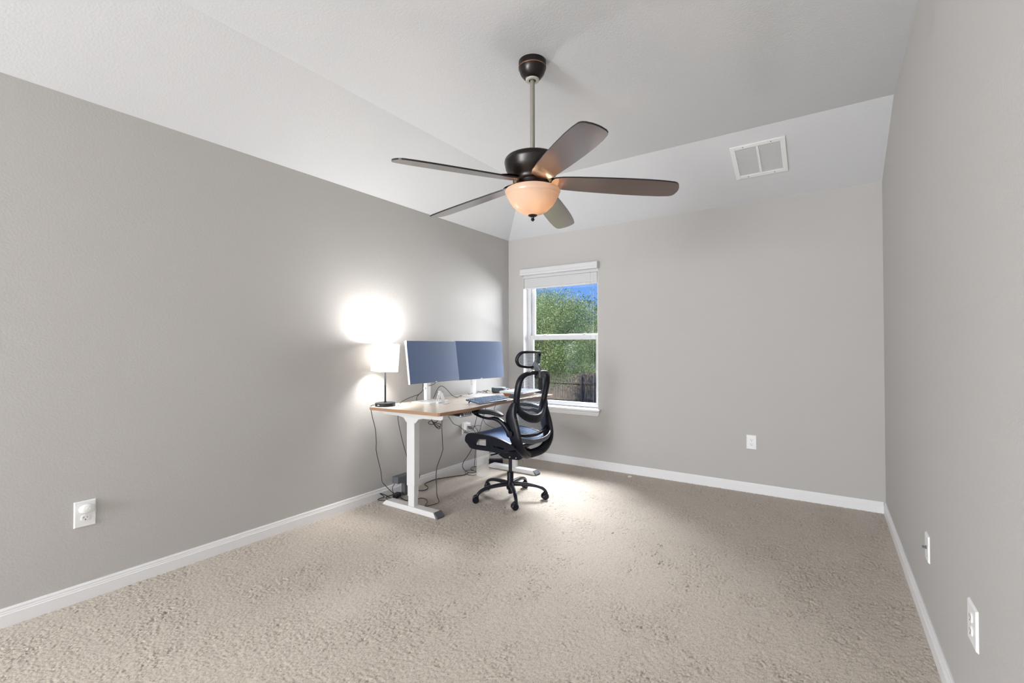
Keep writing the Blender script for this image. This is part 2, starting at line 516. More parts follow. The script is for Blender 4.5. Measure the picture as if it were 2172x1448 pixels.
# ------------------------------------------------------------------ outlets and wall plates
def outlet(name, label, cat, wall, u, z, hw, hh, kinds, group=None):
    """wall: 'L' (u=y, +x out), 'R' (u=y, -x out), 'B' (u=x, -y out)"""
    loc, rz = {'L': ((XL, u, z), R_(90)), 'R': ((XR, u, z), R_(-90)), 'B': ((u, YB, z), 0)}[wall]
    t = thing(name, label, cat, loc, rz, group)         # local: plate in xz, out of the wall = -y
    bm = BM()
    vs = [(-hw, 0, -hh), (hw, 0, -hh), (hw, 0, hh), (-hw, 0, hh)]
    f = [(-hw + .004, -.0065, -hh + .004), (hw - .004, -.0065, -hh + .004), (hw - .004, -.0065, hh - .004), (-hw + .004, -.0065, hh - .004)]
    a = [bm.verts.new(v) for v in vs]; c = [bm.verts.new(v) for v in f]
    bm.faces.new(a); bm.faces.new(c[::-1])
    for i in range(4):
        bm.faces.new((a[i], a[(i + 1) % 4], c[(i + 1) % 4], c[i]))
    obj('cover_plate', bm, M['plastic_w'], t, bevel=.0012)
    for k, dz in kinds:
        if k == 'duplex':
            bm = BM()
            o = [(math.copysign(min(abs(.0175 * math.cos(q)), .0155), math.cos(q)), dz + .0145 * math.sin(q)) for q in [2 * PI * i / 28 for i in range(28)]]
            plate(bm, o, [], .004, lambda u_, v_, w_: Vector((u_, -.0075 + w_, v_)))
            rc = obj('receptacle', bm, M['plastic_w'], t, bevel=.0006)
            bm = BM()
            box(bm, -.0075, -.0057, -.0099, -.0092, dz - .001, dz + .008); box(bm, .0057, .0075, -.0099, -.0092, dz - .0005, dz + .007)
            lathe(bm, [(0, 0), (.0026, 0), (.0026, .0007), (0, .0007)], 12, M=Matrix.Translation((0, -.0092, dz - .0075)) @ Matrix.Rotation(R_(90), 4, 'X'))
            obj('slots', bm, M['slot'], rc)
        if k == 'screw':
            bm = BM(); lathe(bm, [(.0033, 0), (.0033, .0012), (0, .0016)], 14, M=Matrix.Translation((0, -.0064, dz)) @ Matrix.Rotation(R_(90), 4, 'X'))
            obj('screw', bm, M['silver'], t)
        if k == 'coax':
            bm = BM(); lathe(bm, [(.0075, 0), (.0075, .003), (.0048, .003), (.0048, .014), (.002, .014), (.002, .004)], 16, M=Matrix.Translation((0, -.0062, dz)) @ Matrix.Rotation(R_(90), 4, 'X'))
            obj('coax_connector', bm, M['greyplastic'], t)
    return t
outlet('wall_outlet', 'white duplex outlet low on the left wall with a plug-in freshener in its upper socket', 'outlet', 'L', .701, .4155, .042, .0635, [('duplex', .0195), ('duplex', -.0195), ('screw', 0)])
outlet('wall_outlet', 'white duplex outlet alone on the back wall right of the window', 'outlet', 'B', -.526, .4205, .039, .060, [('duplex', .0195), ('duplex', -.0195), ('screw', 0)])
outlet('wall_outlet', 'white duplex outlet on the right wall nearest the camera', 'outlet', 'R', 1.881, .409, .050, .060, [('duplex', .0195), ('duplex', -.0195), ('screw', 0)])
outlet('coax_plate', 'white wall plate with one small cable connector on the right wall', 'wall plate', 'R', 2.620, .369, .039, .057, [('coax', 0), ('screw', .044), ('screw', -.044)])
outlet('wall_outlet', 'white duplex outlet on the left wall under the desk with cords plugged in', 'outlet', 'L', 3.565, .413, .042, .060, [('duplex', .0195), ('duplex', -.0195), ('screw', 0)])

# plug-in freshener on the left outlet
fr = thing('air_freshener', 'white rounded plug-in unit in the upper socket of the left wall outlet', 'air freshener', (XL + .0115, .703, .440), R_(90))
bm = BM()
bmesh.ops.create_uvsphere(bm, u_segments=28, v_segments=16, radius=1)
for v in bm.verts:
    v.co = Vector((v.co.x * .031, -.012 + v.co.y * .013, v.co.z * .021 + (0.004 if v.co.z > 0 else 0)))
obj('shell', bm, M['plastic_w'], fr, smooth=True)
bm = BM(); lathe(bm, [(.0075, 0), (.0075, .003), (.0055, .003), (.0055, .0015), (0, .0015)], 18, M=Matrix.Translation((.003, -.0235, .006)) @ Matrix.Rotation(R_(90), 4, 'X'))
obj('dial', bm, M['plastic_w'], fr)

# power tap and plugs at the desk outlet
tp = thing('power_tap', 'white block power tap plugged into the outlet under the desk', 'power tap', (XL + .0105, 3.560, .395), R_(90))
obj('tap_body', bx(-.030, .034, -.042, 0, .004, .076), M['plastic_w'], tp, bevel=.004)
plugs = [('grey plug in the top of the power tap under the desk', (XL + .0545, 3.555, .432), 0), ('grey plug in the side of the power tap, behind the topmost one', (XL + .0545, 3.575, .415), 0),
         ('grey plug in the bottom socket of the outlet under the desk', (XL + .0145, 3.548, .375), 0)]
for lb, lc, rz in plugs:
    p = thing('power_plug', lb, 'plug', lc, R_(90), 'plugs at the outlet under the desk')
    bm = BM(); sweep(bm, [(0, 0, 0, .012, .010), (0, -.018, 0, .012, .010), (0, -.032, -.001, .008, .007), (0, -.046, -.002, .004, .004)], up=(0, 0, 1), sub=3, sides=14, power=3)
    obj('plug_body', bm, M['greyplastic'], p, smooth=True)

# ------------------------------------------------------------------ return-air vent on the ceiling slope
sl = math.atan2(H2 - ZW, YB - KY)
vt = thing('ceiling_vent', 'white louvered return air vent on the sloped ceiling', 'vent', (-.404, 3.885, ZW + (YB - 3.885) * (H2 - ZW) / (YB - KY)))
vt.rotation_euler = (-sl, 0, 0)      # local z = out of the slope upwards, -z into the room
W_, H_ = .178, .178
bm = BM()
for (x0, x1, y0, y1) in ((-W_, -W_ + .032, -H_, H_), (W_ - .032, W_, -H_, H_), (-W_ + .032, W_ - .032, -H_, -H_ + .032), (-W_ + .032, W_ - .032, H_ - .032, H_), (-.008, .008, -H_ + .032, H_ - .032)):
    box(bm, x0, x1, y0, y1, -.009, -.001)
obj('vent_frame', bm, M['plastic_w'], vt, bevel=.001)
obj('backing', bx(-W_ + .02, W_ - .02, -H_ + .02, H_ - .02, -.0022, -.0012), mat('pale_vent_backing', (.75, .75, .75), .8), vt)  # flat pale grey sheet behind the louvers
for sx in (-1, 1):
    bm = BM()
    x0, x1 = (-W_ + .032, -.008) if sx < 0 else (.008, W_ - .032)
    for i in range(24):
        y = -H_ + .036 + i * (2 * H_ - .070) / 24
        vs = [bm.verts.new(p) for p in [(x0, y, -.0085), (x1, y, -.0085), (x1, y + .0105, -.0040), (x0, y + .0105, -.0040), (x0, y + .0008, -.0088), (x1, y + .0008, -.0088), (x1, y + .0113, -.0043), (x0, y + .0113, -.0043)]]
        for f in [(0, 3, 2, 1), (4, 5, 6, 7), (0, 1, 5, 4), (1, 2, 6, 5), (2, 3, 7, 6), (3, 0, 4, 7)]:
            bm.faces.new([vs[k] for k in f])
    obj('louver_bank', bm, M['plastic_w'], vt)
for sx in (-.09, .09):
    for sy in (-1, 1):
        bm = BM(); lathe(bm, [(.004, 0), (.004, -.0015), (0, -.002)], 12, (sx, sy * (H_ - .016), -.009))
        obj('screw', bm, M['greyplastic'], vt)

# ------------------------------------------------------------------ ceiling fan
FX, FY = -1.286, 2.090
fan = thing('ceiling_fan', 'dark bronze five-blade ceiling fan with a lit glass bowl hanging from a long rod', 'ceiling fan', (FX, FY, H2))
def fz(z): return z - H2
bm = BM()
lathe(bm, [(.0, 0), (.073, 0), (.073, -.026), (.070, -.044), (.062, -.066), (.048, -.084), (.036, -.094), (.020, -.096)], 48)
obj('canopy', bm, M['bronze'], fan, smooth=True)
bm = BM(); lathe(bm, [(.0735, -.030), (.0745, -.033), (.0735, -.036)], 48, closed=False)
obj('canopy_ring', bm, M['bronze_line'], fan, smooth=True)
bm = BM(); lathe(bm, [(.019, -.093), (.036, -.093), (.036, -.100), (.030, -.103), (.019, -.101), (.019, -.093)], 36, closed=False)
obj('rod_collar', bm, mat('pale_green_collar', (.45, .45, .38), .4), fan, smooth=True)
bm = BM(); lathe(bm, [(.0125, -.09), (.0125, fz(2.262))], 24)
obj('down_rod', bm, M['nickel'], fan, smooth=True)
bm = BM()
lathe(bm, [(0, fz(2.272)), (.018, fz(2.272)), (.020, fz(2.268)), (.028, fz(2.262)), (.028, fz(2.245)), (.040, fz(2.243)), (.115, fz(2.232)), (.140, fz(2.224)), (.148, fz(2.214)), (.148, fz(2.206)),
           (.150, fz(2.203)), (.150, fz(2.196)), (.148, fz(2.19)), (.143, fz(2.165)), (.128, fz(2.138)), (.112, fz(2.122)), (.105, fz(2.112)), (.105, fz(2.100)), (.095, fz(2.096)), (0, fz(2.096))], 72)
obj('motor_housing', bm, M['bronze'], fan, smooth=True)
bm = BM()
lathe(bm, [(.0, fz(2.097)), (.088, fz(2.097)), (.086, fz(2.08)), (.098, fz(2.058)), (.100, fz(2.050)), (0, fz(2.050))], 60)
obj('light_fitter', bm, M['bronze'], fan, smooth=True)
# open glass bowl
bm = BM()
op = [(.138, 2.056), (.145, 2.052), (.147, 2.044), (.142, 2.036), (.139, 2.028), (.139, 2.024), (.133, 2.018), (.126, 2.002), (.108, 1.974), (.080, 1.948), (.052, 1.932), (.024, 1.922), (.0, 1.921)]
ip = [(.0, 1.925), (.024, 1.926), (.050, 1.936), (.077, 1.952), (.104, 1.977), (.122, 2.004), (.129, 2.019), (.134, 2.028), (.137, 2.036), (.141, 2.045), (.140, 2.049), (.138, 2.056)]
lathe(bm, [(r, fz(z)) for r, z in op + ip], 64, closed=False)
obj('glass_bowl', bm, M['bowl'], fan, smooth=True)
bm = BM()
lathe(bm, [(0, fz(1.927)), (.024, fz(1.924)), (.025, fz(1.920)), (.018, fz(1.915)), (.008, fz(1.911)), (.007, fz(1.905)), (.010, fz(1.901)), (.010, fz(1.896)), (.004, fz(1.890)), (0, fz(1.889))], 28)
obj('finial', bm, M['bronze'], fan, smooth=True)
bm = BM(); lathe(bm, [(.004, fz(2.06)), (.004, fz(1.92))], 10)
obj('bowl_rod', bm, M['chrome'], fan)
# lamp sockets with bulbs
def bulbs():
    for a in (40, 220, 310):
        c = (.062 * math.cos(R_(a)), .062 * math.sin(R_(a)))
        bm = BM(); lathe(bm, [(.012, fz(2.052)), (.012, fz(2.028)), (.008, fz(2.026)), (0, fz(2.026))], 16, (c[0], c[1], 0))
        obj('bulb_socket', bm, M['plastic_w'], fan)
bulbs()
# blades
def blade_mesh():
    bm = BM()
    half = [(.118, .046), (.16, .056), (.24, .063), (.36, .069), (.50, .073), (.60, .073), (.68, .070), (.730, .064), (.745, .057)]
    tip = [(.755, .045), (.763, .020), (.765, 0), (.763, -.020), (.755, -.045)]
    outl = half + tip + [(r, -w_) for r, w_ in reversed(half)] + [(.105, -.025), (.095, 0), (.105, .025)]
    pitch = R_(-13)
    def fn(u, v, w_):
        droop = -.045 * max(0, (u - .1) / .66)
        return Vector((u, v * math.cos(pitch) - w_ * math.sin(pitch), fz(2.094) + droop + v * math.sin(pitch) + w_ * math.cos(pitch)))
    plate(bm, outl, [], .0075, fn)
    bm.normal_update()
    for f in bm.faces:
        f.material_index = 0 if abs(f.normal.z) > .7 else 1
    return bm
me0 = None
for i in range(5):
    a = R_(248 - 72 * i)
    if me0 is None:
        bo = obj('blade', blade_mesh(), [M['blade'], M['blade_edge']], fan)
        bmm = BM()
        sweep(bmm, [(.07, 0, fz(2.112), .026, .004), (.11, 0, fz(2.110), .020, .004), (.16, 0, fz(2.102), .030, .003), (.20, 0, fz(2.097), .012, .003)], up=(0, 0, 1), sub=4, sides=10, power=3)
        br = obj('blade_bracket', bmm, M['bronze'], bo, smooth=True)
        me0, me1 = bo.data, br.data
    else:
        bo = link(bpy.data.objects.new('blade', me0)); bo.parent = fan
        br = link(bpy.data.objects.new('blade_bracket', me1)); br.parent = bo
    bo.rotation_euler = (0, 0, a)

# ------------------------------------------------------------------ standing desk
DZ = .765
dk = thing('standing_desk', 'white legged standing desk with a light oak top along the left wall', 'desk', (-2.56, 3.12, 0))
out = [(-2.905, 2.325), (-2.235, 2.365), (-2.222, 2.380)]
front = catmull([(-2.222, 2.380), (-2.208, 2.62), (-2.212, 2.74), (-2.236, 2.93), (-2.262, 3.15), (-2.262, 3.33), (-2.236, 3.50), (-2.205, 3.64), (-2.182, 3.80), (-2.178, 3.90)], 4)
out += [tuple(p) for p in front[1:]] + [(-2.190, 3.915), (-2.905, 3.915)]
bm = BM()
plate(bm, out, [], .024, lambda u, v, w_: Vector((u, v, DZ - .012 + w_)))
bm.normal_update()
for f in bm.faces:
    f.material_index = 0 if min(v.co.z for v in f.verts) > DZ - .002 else 1
top_o = obj('tabletop', bm, [M['oak'], M['oak_edge']], dk, bevel=.0015, world=True)
top_o['label'] = 'light oak laminate top with a curved front edge'
def desk_leg(y):
    f = obj('foot', (lambda b_: plate(b_, [(-2.865, .0), (-2.295, .0), (-2.290, .012), (-2.330, .040), (-2.83, .040), (-2.868, .012)], [], .072, lambda u, v, w_: Vector((u, y + .032 + w_, v))))(BM()), M['metal_w'], dk, bevel=.004, world=True)
    bm = BM()
    plate(bm, [(-2.302, .0), (-2.291, .0), (-2.286, .012), (-2.320, .040), (-2.328, .040)], [], .0745, lambda u, v, w_: Vector((u, y + .032 + w_, v + .0005)))
    obj('end_cap', bm, M['greyplastic'], f, world=True)
    lg = obj('leg', bx(-2.605, -2.525, y, y + .055, .190, .70), M['metal_w'], dk, bevel=.004, world=True)
    obj('inner_tube', bx(-2.600, -2.530, y + .004, y + .051, .112, .192), M['metal_w'], lg, bevel=.003, world=True)
    obj('lower_tube', bx(-2.596, -2.534, y + .007, y + .048, .036, .114), M['metal_w'], lg, bevel=.003, world=True)
    bm = BM()
    fl = [(-2.878, .741), (-2.240, .741), (-2.244, .712), (-2.262, .702), (-2.44, .700), (-2.485, .690), (-2.515, .660), (-2.615, .660), (-2.640, .690), (-2.690, .700), (-2.862, .702), (-2.876, .715)]
    plate(bm, fl, [], .050, lambda u, v, w_: Vector((u, y + .0275 + w_, v)))
    obj('side_bracket', bm, M['metal_w'], dk, bevel=.003, world=True)
    return lg
desk_leg(2.425)
desk_leg(3.775)
obj('crossbar', bx(-2.66, -2.60, 2.46, 3.80, .712, .741), M['metal_w'], dk, world=True)
obj('crossbar', bx(-2.52, -2.46, 2.46, 3.80, .712, .741), M['metal_w'], dk, world=True)

# height control under the front edge
hc = thing('height_controller', 'black and clear control panel under the front edge of the desk', 'control panel', (-2.30, 2.60, .735))
bm = BM()
vs = [bm.verts.new(p) for p in [(-2.36, 2.492, .741), (-2.215, 2.492, .741), (-2.215, 2.60, .741), (-2.36, 2.60, .741), (-2.36, 2.58, .715), (-2.225, 2.58, .715)]]
bm.faces.new(vs[:4]); bm.faces.new((vs[0], vs[3], vs[4])); bm.faces.new((vs[1], vs[5], vs[2])); bm.faces.new((vs[3], vs[2], vs[5], vs[4])); bm.faces.new((vs[0], vs[4], vs[5], vs[1]))
obj('controller_case', bm, M['black'], hc, world=True)
Mx = Matrix.Translation((-2.235, 2.655, .722)) @ Matrix.Rotation(R_(-24), 4, 'Y')
bm = BM(); box(bm, -.006, .014, -.062, .072, -.020, .020, M=Mx)
ob = obj('clear_panel', bm, M['clear'], hc, bevel=.004, world=True)
bm = BM(); lathe(bm, [(.0, 0), (.014, 0), (.014, .004), (0, .005)], 20, M=Mx @ Matrix.Translation((.014, -.042, 0)) @ Matrix.Rotation(R_(90), 4, 'Y'))
obj('round_button', bm, M['greydark'], hc, world=True)
for k in range(4):
    bm = BM(); box(bm, .014, .0165, -.012 + k * .020, -.004 + k * .020, -.012, .012, M=Mx)
    obj('memory_button', bm, M['greydark'], hc, world=True)

# ------------------------------------------------------------------ table lamp
LX, LY = -2.851, 2.432
lp = thing('table_lamp', 'lit table lamp with a white drum shade and black stem on the desk corner', 'lamp', (LX, LY, DZ))
bm = BM(); lathe(bm, [(0, 0), (.073, 0), (.077, .003), (.077, .022), (.074, .026), (.066, .0265), (.010, .028), (.010, .036), (0, .036)], 48)
obj('lamp_base', bm, M['black_soft'], lp, smooth=True)
bm = BM(); box(bm, -.009, .009, -.078, -.0755, .009, .017, M=Matrix.Rotation(R_(8), 4, 'Z'))
obj('usb_port', bm, M['silver'], lp)
bm = BM(); lathe(bm, [(.0065, .03), (.0065, .155), (.0072, .156), (.0072, .160), (.0065, .161), (.0065, .345), (.012, .346), (.012, .380), (0, .38)], 20)
obj('stem', bm, M['black_soft'], lp, smooth=True)
# shade leans very slightly to the left
Ms = Matrix.Translation((0, 0, .370)) @ Matrix.Rotation(R_(-3.5), 4, Vector((.566, -.824, 0)).normalized()) @ Matrix.Translation((0, 0, -.370))
Ms = Matrix.Translation((0, 0, .370)) @ Matrix.Rotation(R_(3.6), 4, Vector((-.566, .824, 0)).normalized()) @ Matrix.Translation((0, 0, -.370))
bm = BM(); lathe(bm, [(.104, .268), (.104, .484), (.1025, .484), (.1025, .268), (.104, .268)], 64, closed=False, M=Ms)
obj('lamp_shade', bm, M['shade'], lp, smooth=True)
bm = BM(); lathe(bm, [(.1045, .268), (.1045, .272), (.1020, .272), (.1020, .268), (.1045, .268)], 64, closed=False, M=Ms)
obj('shade_ring', bm, M['silver'], lp, smooth=True)
bm = BM(); lathe(bm, [(.1045, .480), (.1045, .484), (.1020, .484), (.1020, .480), (.1045, .480)], 64, closed=False, M=Ms)
for a in (0, 120, 240):
    p0 = Ms @ Vector((0, 0, .472)); p1 = Ms @ Vector((.102 * math.cos(R_(a)), .102 * math.sin(R_(a)), .482))
    sweep(bm, [tuple(p0), tuple((p0 + p1) / 2), tuple(p1)], r=.0014, sides=6, sub=1)
obj('shade_ring', bm, M['silver'], lp, smooth=True)

# ------------------------------------------------------------------ monitors
def monitor(label, pl, pr, zt, h, tilt, colx, coly, base, group):
    """pl/pr: xy of top-left and top-right front corners seen from the chair side"""
    t = thing('monitor', label, 'monitor', (colx, coly, DZ), 0, group)
    L = Vector((pl[0], pl[1], zt)); Rr = Vector((pr[0], pr[1], zt))
    ux = (Rr - L).normalized()                       # along the width
    nrm = ux.cross(Vector((0, 0, -1))).normalized() * -1   # towards the chair (+x)
    if nrm.x < 0: nrm = -nrm
    dn = (Vector((0, 0, -1)) * math.cos(tilt) + nrm * math.sin(tilt)).normalized()
    fw = (nrm * math.cos(tilt) + Vector((0, 0, 1)) * math.sin(tilt)).normalized()
    Wd = (Rr - L).length
    def P(u, v, d): return L + ux * u + dn * v + fw * d
    bm = BM()
    def bb(u0, u1, v0, v1, d0, d1):
        vs = [bm.verts.new(P(*p)) for p in [(u0, v0, d0), (u1, v0, d0), (u1, v1, d0), (u0, v1, d0), (u0, v0, d1), (u1, v0, d1), (u1, v1, d1), (u0, v1, d1)]]
        for f in [(0, 3, 2, 1), (4, 5, 6, 7), (0, 1, 5, 4), (1, 2, 6, 5), (2, 3, 7, 6), (3, 0, 4, 7)]:
            bm.faces.new([vs[i] for i in f])
    bb(0, Wd, 0, h, -.022, -.001); bb(.09, Wd - .09, .09, h - .06, -.045, -.022)
    obj('housing', bm, M['plastic_w'], t, bevel=.002, world=True)
    bm = BM(); bb(.0015, Wd - .0015, .0015, h - .010, -.002, 0.0)
    obj('screen', bm, M['screen'], t, world=True)
    bm = BM(); bb(.0, Wd, h - .010, h, -.002, .0008)
    obj('chin', bm, mat('blue_grey_bezel', (.10, .14, .22), .35), t, world=True)
    # the small emblem at the centre of the lower bezel
    bm = BM(); bb(Wd / 2 - .010, Wd / 2 - .002, h - .0085, h - .0025, .0008, .0012); bb(Wd / 2 + .001, Wd / 2 + .010, h - .0085, h - .0025, .0008, .0012)
    obj('emblem', bm, M['silver'], t, world=True)
    ctr = P(Wd / 2, h * .55, -.045)
    bx0, bx1, by0, by1, ang = base
    Mb = Matrix.Translation(((bx0 + bx1) / 2, (by0 + by1) / 2, 0)) @ Matrix.Rotation(ang, 4, 'Z')
    bm = BM(); box(bm, -(bx1 - bx0) / 2, (bx1 - bx0) / 2, -(by1 - by0) / 2, (by1 - by0) / 2, DZ, DZ + .008, M=Mb)
    obj('base_plate', bm, M['plastic_w'], t, bevel=.004, world=True)
    Mc = Matrix.Translation((colx, coly, 0)) @ Matrix.Rotation(ang, 4, 'Z')
    bm = BM(); box(bm, -.016, .016, -.026, .026, DZ + .008, ctr.z + .03, M=Mc)
    cl = obj('column', bm, M['plastic_w'], t, bevel=.003, world=True)
    bm = BM(); box(bm, -.010, .010, -.038, -.0262, DZ + .100, DZ + .116, M=Mc)
    obj('cable_clip', bm, M['plastic_w'], cl, world=True)
    bm = BM(); sweep(bm, [(colx, coly, ctr.z, .03, .03), tuple((Vector((colx, coly, ctr.z)) + ctr) / 2) + (.03, .03), tuple(ctr) + (.045, .045)], sub=2, sides=16, power=4)
    obj('mount', bm, M['plastic_w'], t, world=True)
    return t
G = 'monitors side by side on the desk'
monitor('left monitor, beside the lamp, its right edge overlapping the other screen', (-2.752, 2.558), (-2.752, 3.146), 1.275, .349, R_(7.4), -2.822, 2.862, (-2.850, -2.650, 2.700, 2.955, R_(3)), G)
monitor('right monitor, nearer the window, its left edge tucked behind the other screen', (-2.790, 3.165), (-2.690, 3.770), 1.280, .360, R_(6.0), -2.800, 3.455, (-2.800, -2.600, 3.285, 3.545, R_(-5)), G)

# ------------------------------------------------------------------ keyboard
KM = Matrix.Translation((-2.319, 3.072, DZ)) @ Matrix.Rotation(R_(-3.4), 4, 'Z')      # local: y along its length, x towards the user
kb = thing('keyboard', 'black full-size keyboard tilted on its feet at the front of the desk', 'keyboard', (-2.319, 3.072, DZ), R_(-3.4))
kt = R_(8)
def KP(x, y, z): return Vector((x, y, .012 + (-(x) * math.tan(kt)) + .010 + z))
bm = BM()
vs = [bm.verts.new(p) for p in [KP(-.072, -.208, -.006), KP(.072, -.208, -.006), KP(.072, .208, -.006), KP(-.072, .208, -.006), KP(-.072, -.208, .006), KP(.072, -.208, .003), KP(.072, .208, .003), KP(-.072, .208, .006)]]
for f in [(0, 3, 2, 1), (4, 5, 6, 7), (0, 1, 5, 4), (1, 2, 6, 5), (2, 3, 7, 6), (3, 0, 4, 7)]: bm.faces.new([vs[i] for i in f])
obj('keyboard_case', bm, M['kbd'], kb, bevel=.003)
for sy in (-.18, .18):
    bm = BM(); sweep(bm, [(-.062, sy, .005), (-.058, sy, .012), (-.054, sy, .022)], r=.005, sides=8, sub=1)
    obj('folding_foot', bm, M['black'], kb)
key_me = None
nk = 0
for r in range(6):
    n = 18
    for c in range(n):
        if nk >= 98: break
        y = -.196 + c * .0228
        if c == 14 and r in (2, 3): continue
        if r == 5 and 4 <= c <= 8:
            if c != 4: continue
        x = -.056 + r * .0228
        sc = 1.0
        if r == 5 and c == 4: sc = 5.3; y += 2 * .0228
        if key_me is None:
            bm = BM()
            a = [bm.verts.new((sx * .0088, sy * .0098, 0)) for sx, sy in ((-1, -1), (1, -1), (1, 1), (-1, 1))]
            c2 = [bm.verts.new((sx * .0070, sy * .0078, .006)) for sx, sy in ((-1, -1), (1, -1), (1, 1), (-1, 1))]
            bm.faces.new(a[::-1]); bm.faces.new(c2)
            for i in range(4): bm.faces.new((a[i], a[(i + 1) % 4], c2[(i + 1) % 4], c2[i]))
            ko = obj('key', bm, M['key'], kb)
            key_me = ko.data
        else:
            ko = link(bpy.data.objects.new('key', key_me)); ko.parent = kb
        ko.location = KP(x, y, .004); ko.rotation_euler = (0, kt, 0); ko.scale = (1, sc, 1)
        nk += 1

# ------------------------------------------------------------------ phone stand
ps = thing('phone_stand', 'small silver folding phone stand in front of the left monitor', 'phone stand', (-2.565, 2.765, DZ))
bm = BM(); box(bm, -2.600, -2.525, 2.735, 2.815, DZ, DZ + .005)
obj('stand_base', bm, M['silver'], ps, bevel=.001, world=True)
bm = BM()
plate(bm, [(-.014, 0), (.014, 0), (.010, .085), (-.010, .085)], [[(-.005, .02), (.005, .02), (.004, .07), (-.004, .07)]], .005, lambda u, v, w_: Vector((-2.590 + u, 2.738 + v * .28 + w_, DZ + .004 + v)))
obj('arm_plate', bm, M['silver'], ps, world=True)
bm = BM(); box(bm, -.018, .018, -.003, .003, 0, .105, M=Matrix.Translation((-2.590, 2.815, DZ + .004)) @ Matrix.Rotation(R_(20), 4, 'X'))
obj('back_plate', bm, M['silver'], ps, bevel=.001, world=True)
bm = BM(); box(bm, -.018, .018, -.012, .003, .092, .108, M=Matrix.Translation((-2.590, 2.815, DZ + .004)) @ Matrix.Rotation(R_(20), 4, 'X'))
obj('hook', bm, M['silver'], ps, bevel=.001, world=True)

# round hub / speaker
pk = thing('smart_speaker', 'low round grey speaker puck behind the keyboard', 'speaker', (-2.735, 3.785, DZ))
bm = BM(); lathe(bm, [(0, 0), (.060, 0), (.070, .006), (.074, .014), (.074, .045), (.070, .050), (0, .050)], 44)
obj('speaker_body', bm, M['greydark'], pk, smooth=True)
bm = BM(); lathe(bm, [(.0, .050), (.069, .0502), (.066, .053), (0, .0535)], 44)
obj('top_disc', bm, mat('pale_grey_top', (.42, .46, .50), .4), pk, smooth=True)

# mouse
ms = thing('computer_mouse', 'dark curved mouse between the keyboard and the laptop', 'mouse', (-2.330, 3.455, DZ), R_(90))
bm = BM()
bmesh.ops.create_uvsphere(bm, u_segments=24, v_segments=14, radius=1)
for v in bm.verts:
    y = v.co.y
    v.co = Vector((v.co.x * .033, y * .056, max(v.co.z, 0) * (.036 - .008 * y) + .002))
obj('mouse_body', bm, M['greydark'], ms, smooth=True)
bm = BM(); lathe(bm, [(0, -.003), (.006, -.003), (.006, .003), (0, .003)], 14, M=Matrix.Translation((0, .030, .030)) @ Matrix.Rotation(R_(90), 4, 'Y'))
obj('scroll_wheel', bm, M['black'], ms)

# laptop on a tan riser at the window end
rs_ = thing('laptop_riser', 'tan wooden riser lifting the closed laptop', 'riser', (-2.42, 3.70, DZ))
bm = BM(); plate(bm, [(3.560, .0), (3.840, .0), (3.870, .028), (3.530, .028)], [], .15, lambda u, v, w_: Vector((-2.43 + w_, u, DZ + v)))
obj('riser_body', bm, M['tan'], rs_, world=True)
lt = thing('laptop', 'closed pale blue laptop seen through the chair back, near the window', 'laptop', (-2.42, 3.70, DZ + .029), R_(4))
bm = BM(); box(bm, -.125, .125, -.185, .185, 0, .011)
obj('laptop_base', bm, M['silver'], lt, bevel=.004)
bm = BM(); box(bm, -.125, .125, -.185, .185, .0115, .017)
obj('lid', bm, M['paper'], lt, bevel=.003)

# ------------------------------------------------------------------ office chair (local: +y forward, faces the wall)
ch = thing('office_chair', 'black high-back mesh office chair with armrests and headrest at the desk', 'office chair', (-2.137, 3.115, 0), R_(90))
# base
bm = BM(); lathe(bm, [(0, .032), (.015, .032), (.018, .036), (.018, .060), (.030, .070), (.034, .085), (.034, .125), (.026, .134), (.026, .205), (.023, .209), (.0, .209)], 32)
obj('hub', bm, M['black'], ch, smooth=True)
bm = BM(); lathe(bm, [(.0145, .205), (.0145, .335)], 24)
obj('gas_lift', bm, M['bluegrey'], ch, smooth=True)
for k in range(5):
    a = R_(25 - 90 + 72 * k)
    Rm = Matrix.Rotation(a, 4, 'Z')
    pts = [(.020, 0, .112, .017, .018), (.08, 0, .112, .017, .016), (.15, 0, .110, .016, .0145), (.21, 0, .103, .015, .013), (.255, 0, .089, .014, .012), (.283, 0, .068, .013, .011), (.292, 0, .050, .012, .010)]
    pts = [tuple(Rm @ Vector(p[:3])) + p[3:] for p in pts]
    bm = BM(); sweep(bm, pts, up=(0, 0, 1), sub=5, sides=14, power=2.8)
    lg = obj('base_leg', bm, M['bluegrey'], ch, smooth=True)
    sw = R_([35, -20, 70, 160, 100][k])
    Mc = Rm @ Matrix.Translation((.292, 0, 0)) @ Matrix.Rotation(sw, 4, 'Z')
    bm = BM()
    for s in (-1, 1):
        lathe(bm, [(0, s * .004), (.023, s * .004), (.026, s * .006), (.026, s * .020), (.022, s * .024), (0, s * .024)], 22, M=Mc @ Matrix.Translation((-.012, 0, .026)) @ Matrix.Rotation(R_(90), 4, 'X'))
    cs = obj('caster', bm, M['black'], lg, smooth=True)
    bm = BM(); sweep(bm, [tuple(Mc @ Vector(p)) + q_ for p, q_ in (((.006, 0, .030), (.010, .006)), ((.004, 0, .048), (.014, .010)), ((-.010, 0, .0545), (.016, .012)), ((-.028, 0, .046), (.014, .008)))], sub=3, sides=10)
    obj('caster_hood', bm, M['bluegrey'], lg, smooth=True)
